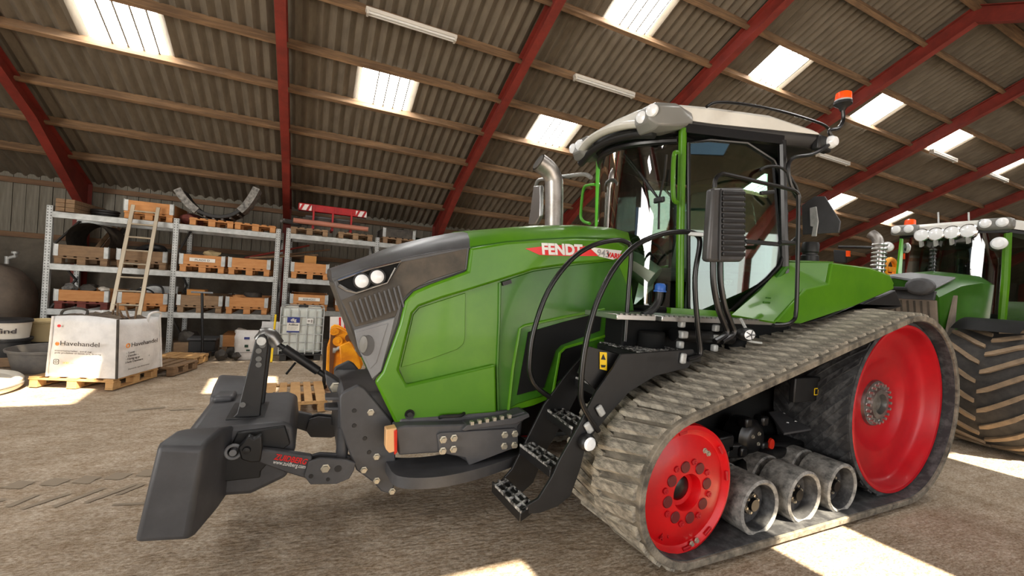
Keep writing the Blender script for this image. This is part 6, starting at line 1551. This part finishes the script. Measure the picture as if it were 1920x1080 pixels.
# sacks
def sack(loc, w, h, t, label, seed, lean=0, prints=True):
    rnd = random.Random(seed); s_ = thing('sack', label, 'sack', loc); loc = Vector(loc); bm = new(); rr = []
    for k in range(9):
        v = k/8; ww = w*(.92+.12*math.sin(math.pi*v)+(.06 if k == 8 else 0)); tt = t*(.5+.55*math.sin(math.pi*min(1, .12+v*.8)))*(1 if k < 7 else .5 if k == 7 else .2)
        ring = []
        for i in range(16):
            a = 2*math.pi*i/16; c_, s2 = math.cos(a), math.sin(a)
            ring.append(bm.verts.new(loc+Vector((ww/2*math.copysign(abs(c_)**.6, c_)+lean*v, tt/2*math.copysign(abs(s2)**.8, s2), h*v))+Vector((rnd.uniform(-.008, .008), rnd.uniform(-.008, .008), 0))))
        rr.append(ring)
    for a, b in zip(rr, rr[1:]):
        for i in range(16): j = (i+1) % 16; bm.faces.new((a[i], a[j], b[j], b[i]))
    bm.faces.new(rr[0][::-1]); bm.faces.new(rr[-1]); obj('sack_body', bm, 'bag_white', s_)
    if prints:
        for (dx, dz, a, b, M) in ((0, .42, .09, .045, 'decal_blue'), (0, .27, .06, .05, 'tarp_green'), (.03, .19, .06, .03, 'tarp_green'), (0, .15, .2, .01, 'print_grey')):
            bm = new(); c = loc+Vector((dx+lean*.6, -t*.5-.012, dz)); box(bm, c, (a, .01, b)); obj('print', bm, M, s_, bevel=.004)
    return s_
sack(at(462, 676, Z=0)+Vector((0, .15, 0)), .42, .56, .22, 'white sack with blue and green print standing left of the liquid tank', 5, -.03)
sack(at(496, 672, Z=0)+Vector((.04, .45, 0)), .38, .68, .2, 'plain white sack behind the printed sack, against the liquid tank', 6, .02, False)
bm = new(); cyl(bm, at(508, 680, Z=0)+Vector((0, .05, 0)), at(517, 590, Y=9.75), .02, 8); single('yellow_pole', bm, 'decal_yellow', 'thin yellow pole leaning between the sacks and the liquid tank', 'pole')
# liquid tank in its cage
IX0, IX1, IY0, IY1 = -.50, .27, 9.40, 10.18
N_ = thing('liquid_tank', 'white caged liquid tank with a blue label, on a black pallet before the right rack', 'tank', ((IX0+IX1)/2, (IY0+IY1)/2, 0))
bm = new(); bx(bm, IX0+.03, IX1-.03, IY0+.03, IY1-.03, .14, 1.03); obj('plastic_tank', bm, 'ibc_plastic', N_, bevel=.05, seg=3)
bm = new(); lathe(bm, [(.09, 1.02), (.09, 1.07), (.07, 1.08), (.001, 1.08)], ((IX0+IX1)/2, (IY0+IY1)/2, 0), 'Z', 20); obj('screw_lid', bm, 'plastic_black', N_)
for x in (IX0+.08, (IX0+IX1)/2, IX1-.08):
    bm = new(); bx(bm, x-.06, x+.06, IY0+.02, IY1-.02, 0, .11); obj('foot', bm, 'plastic_black', N_, bevel=.008)
bm = new(); bx(bm, IX0, IX1, IY0, IY1, .10, .135); obj('deck', bm, 'plastic_black', N_, bevel=.006)
for z in (.20, .36, .52, .70, .86, 1.04):
    bm = new(); tube(bm, [(IX0, IY0, z), (IX1, IY0, z), (IX1, IY1, z), (IX0, IY1, z)], .010, 6, closed=True); obj('cage_bar', bm, 'zinc', N_)
for i in range(6):
    x = IX0+(IX1-IX0)*i/5
    for y in (IY0-.004, IY1+.004):
        bm = new(); cyl(bm, (x, y, .13), (x, y, 1.045), .010, 6); obj('cage_bar', bm, 'zinc', N_)
for i in range(1, 5):
    y = IY0+(IY1-IY0)*i/5
    for x in (IX0-.004, IX1+.004):
        bm = new(); cyl(bm, (x, y, .13), (x, y, 1.045), .010, 6); obj('cage_bar', bm, 'zinc', N_)
for (x0, x1, z0, z1, M) in ((IX0+.12, IX0+.34, .56, .86, 'label_paper'),):
    bm = new(); bx(bm, x0, x1, IY0-.022, IY0-.016, z0, z1); lb_ = obj('label_plate', bm, M, N_, smooth=False)
    bm = new(); bx(bm, x0, x1, IY0-.026, IY0-.021, z1-.11, z1); obj('label_band', bm, 'decal_blue', lb_, smooth=False)
    bm = new(); bx(bm, x0, x1, IY0-.026, IY0-.021, z0, z0+.03); obj('label_band', bm, 'decal_blue', lb_, smooth=False)
    text('lettering', 'dlg', 'label_paper', (x0+.06, IY0-.028, z1-.08), (1, 0, 0), (0, 0, 1), .08, lb_, .001, bold=.002, width=.1)
    text('lettering', 'AdBlue', 'print_black', (x0+.025, IY0-.024, z1-.165), (1, 0, 0), (0, 0, 1), .055, lb_, .001, bold=.001, width=.17)
    for k in range(3): text('lettering', 'NOx reduktion 32,5%', 'print_grey', (x0+.02, IY0-.024, z1-.20-.025*k), (1, 0, 0), (0, 0, 1), .018, lb_, .001, width=.17-.02*k)
bm = new(); bx(bm, IX0+.46, IX0+.58, IY0-.022, IY0-.016, .74, .84); lp = obj('label_plate', bm, 'white_plastic', N_, smooth=False, label='small white label')
bm = new(); bx(bm, IX0+.48, IX0+.52, IY0-.025, IY0-.021, .77, .81); bx(bm, IX0+.535, IX0+.565, IY0-.025, IY0-.021, .76, .82); obj('label_print', bm, 'print_grey', lp, kind='stuff', smooth=False)
# hazard board
c = at(636, 622, Y=9.2)
H = thing('hazard_board', 'white board with red stripes standing behind the orange implement', 'board', (c.x, 9.2, 0))
bm = new(); q = [at(x, y, Y=9.2) for x, y in ((619, 594), (656, 594), (655, 640), (619, 640))]; q[2].z = q[3].z = 0; prism(bm, q, (0, .03, 0)); hb_ = obj('panel', bm, 'hazard_white', H)
for x in (637, 646, 652):
    bm = new(); q = [at(a, b, Y=9.193) for a, b in ((x-1.5, 595), (x+2, 595), (x+3, 640), (x-.5, 640))]; prism(bm, q, (0, .006, 0)); obj('stripe', bm, 'decal_red', hb_, smooth=False)
# orange implement
O = thing('orange_implement', 'orange yellow steel implement with pins standing behind the tractor nose', 'implement', (.6, 7.2, 0))
op = [(619, 618), (626, 613), (634, 614), (653, 624), (668, 650), (681, 682), (678, 690), (661, 711), (646, 722), (625, 718), (612, 712), (611, 700), (613, 652), (619, 635)]
pp_ = [at(x, y, Y=7.0) for x, y in op]
for q in pp_:
    if q.z < .12: q.z = .0
bm = new(); prism(bm, [q for q in pp_], (0, .05, 0)); s1 = obj('side_plate', bm, 'orange_paint', O, bevel=.01)
bm = new(); prism(bm, [q+Vector((.02, .32, 0)) for q in pp_], (0, .05, 0)); obj('side_plate', bm, 'orange_paint', O, bevel=.01)
bm = new(); lo = min(q.x for q in pp_); bx(bm, lo+.10, lo+.38, 7.04, 7.33, .06, .55); obj('core_block', bm, 'orange_paint', O, bevel=.02)
bm = new(); prism(bm, [at(x, y, Y=6.97) for x, y in ((620, 626), (626, 622), (630, 640), (624, 700), (624, 714), (617, 712), (618, 660))], (0, .03, 0)); obj('hinge_strip', bm, 'rust', O, bevel=.006)
for k, (cx_, cy_, rr_) in enumerate(((626, 622, .055), (633, 640, .07), (655, 634, .06))):
    bm = new(); c = at(cx_, cy_, Y=6.96); lathe(bm, [(.001, -.02), (rr_*.4, -.02), (rr_*.45, -.005), (rr_, -.005), (rr_, .03)], c, 'Y', 18); obj('eye', bm, 'orange_paint' if k < 2 else 'rust', O)
bm = new(); prism(bm, [at(x, y, Y=6.9) for x, y in ((636, 648), (656, 640), (672, 668), (678, 690), (660, 704), (640, 700))], (0, .12, 0)); obj('link_arm', bm, 'orange_paint', O, bevel=.015)
bm = new(); prism(bm, [at(x, y, Y=6.88) for x, y in ((629, 690), (656, 690), (656, 693), (629, 693))], (0, .02, 0)); obj('edge_strip', bm, 'rust', O)
for i, (px, py) in enumerate(((631, 622), (633, 638), (634, 655), (637, 701))):
    bm = new(); c = at(px, py, Y=6.98); cyl(bm, c-Vector((0, .03, 0)), c+Vector((0, .1, 0)), .035 if i < 2 else .02); obj('pin', bm, 'orange_paint' if i < 2 else 'junk_dark', O)
for a, b in (((628, 657), (641, 649)), ((645, 664), (670, 656))):
    bm = new(); cyl(bm, at(*a, Y=6.95), at(*b, Y=6.95), .025); cyl(bm, at(*a, Y=6.95)-Vector((.03, 0, 0)), at(*a, Y=6.95)+Vector((.01, 0, 0)), .04); obj('rod', bm, 'zinc', O)
bm = new(); tube(bm, smooth_path([at(660, 700, Y=6.9), at(672, 703, Y=6.9), at(684, 696, Y=6.9), at(690, 680, Y=7)], 4), .018, 8); obj('hose', bm, 'plastic_black', O)
bm = new(); c = at(609, 640, Y=7.1); d = at(608, 715, Y=7.1); bar(bm, c, (d.x, 7.1, 0), .05, .05, up=(0, 1, 0)); bar(bm, (d.x, 7.12, .04), (d.x+.02, 7.06, .04), .05, .05); obj('stand', bm, 'black_plastic', O, bevel=.006)
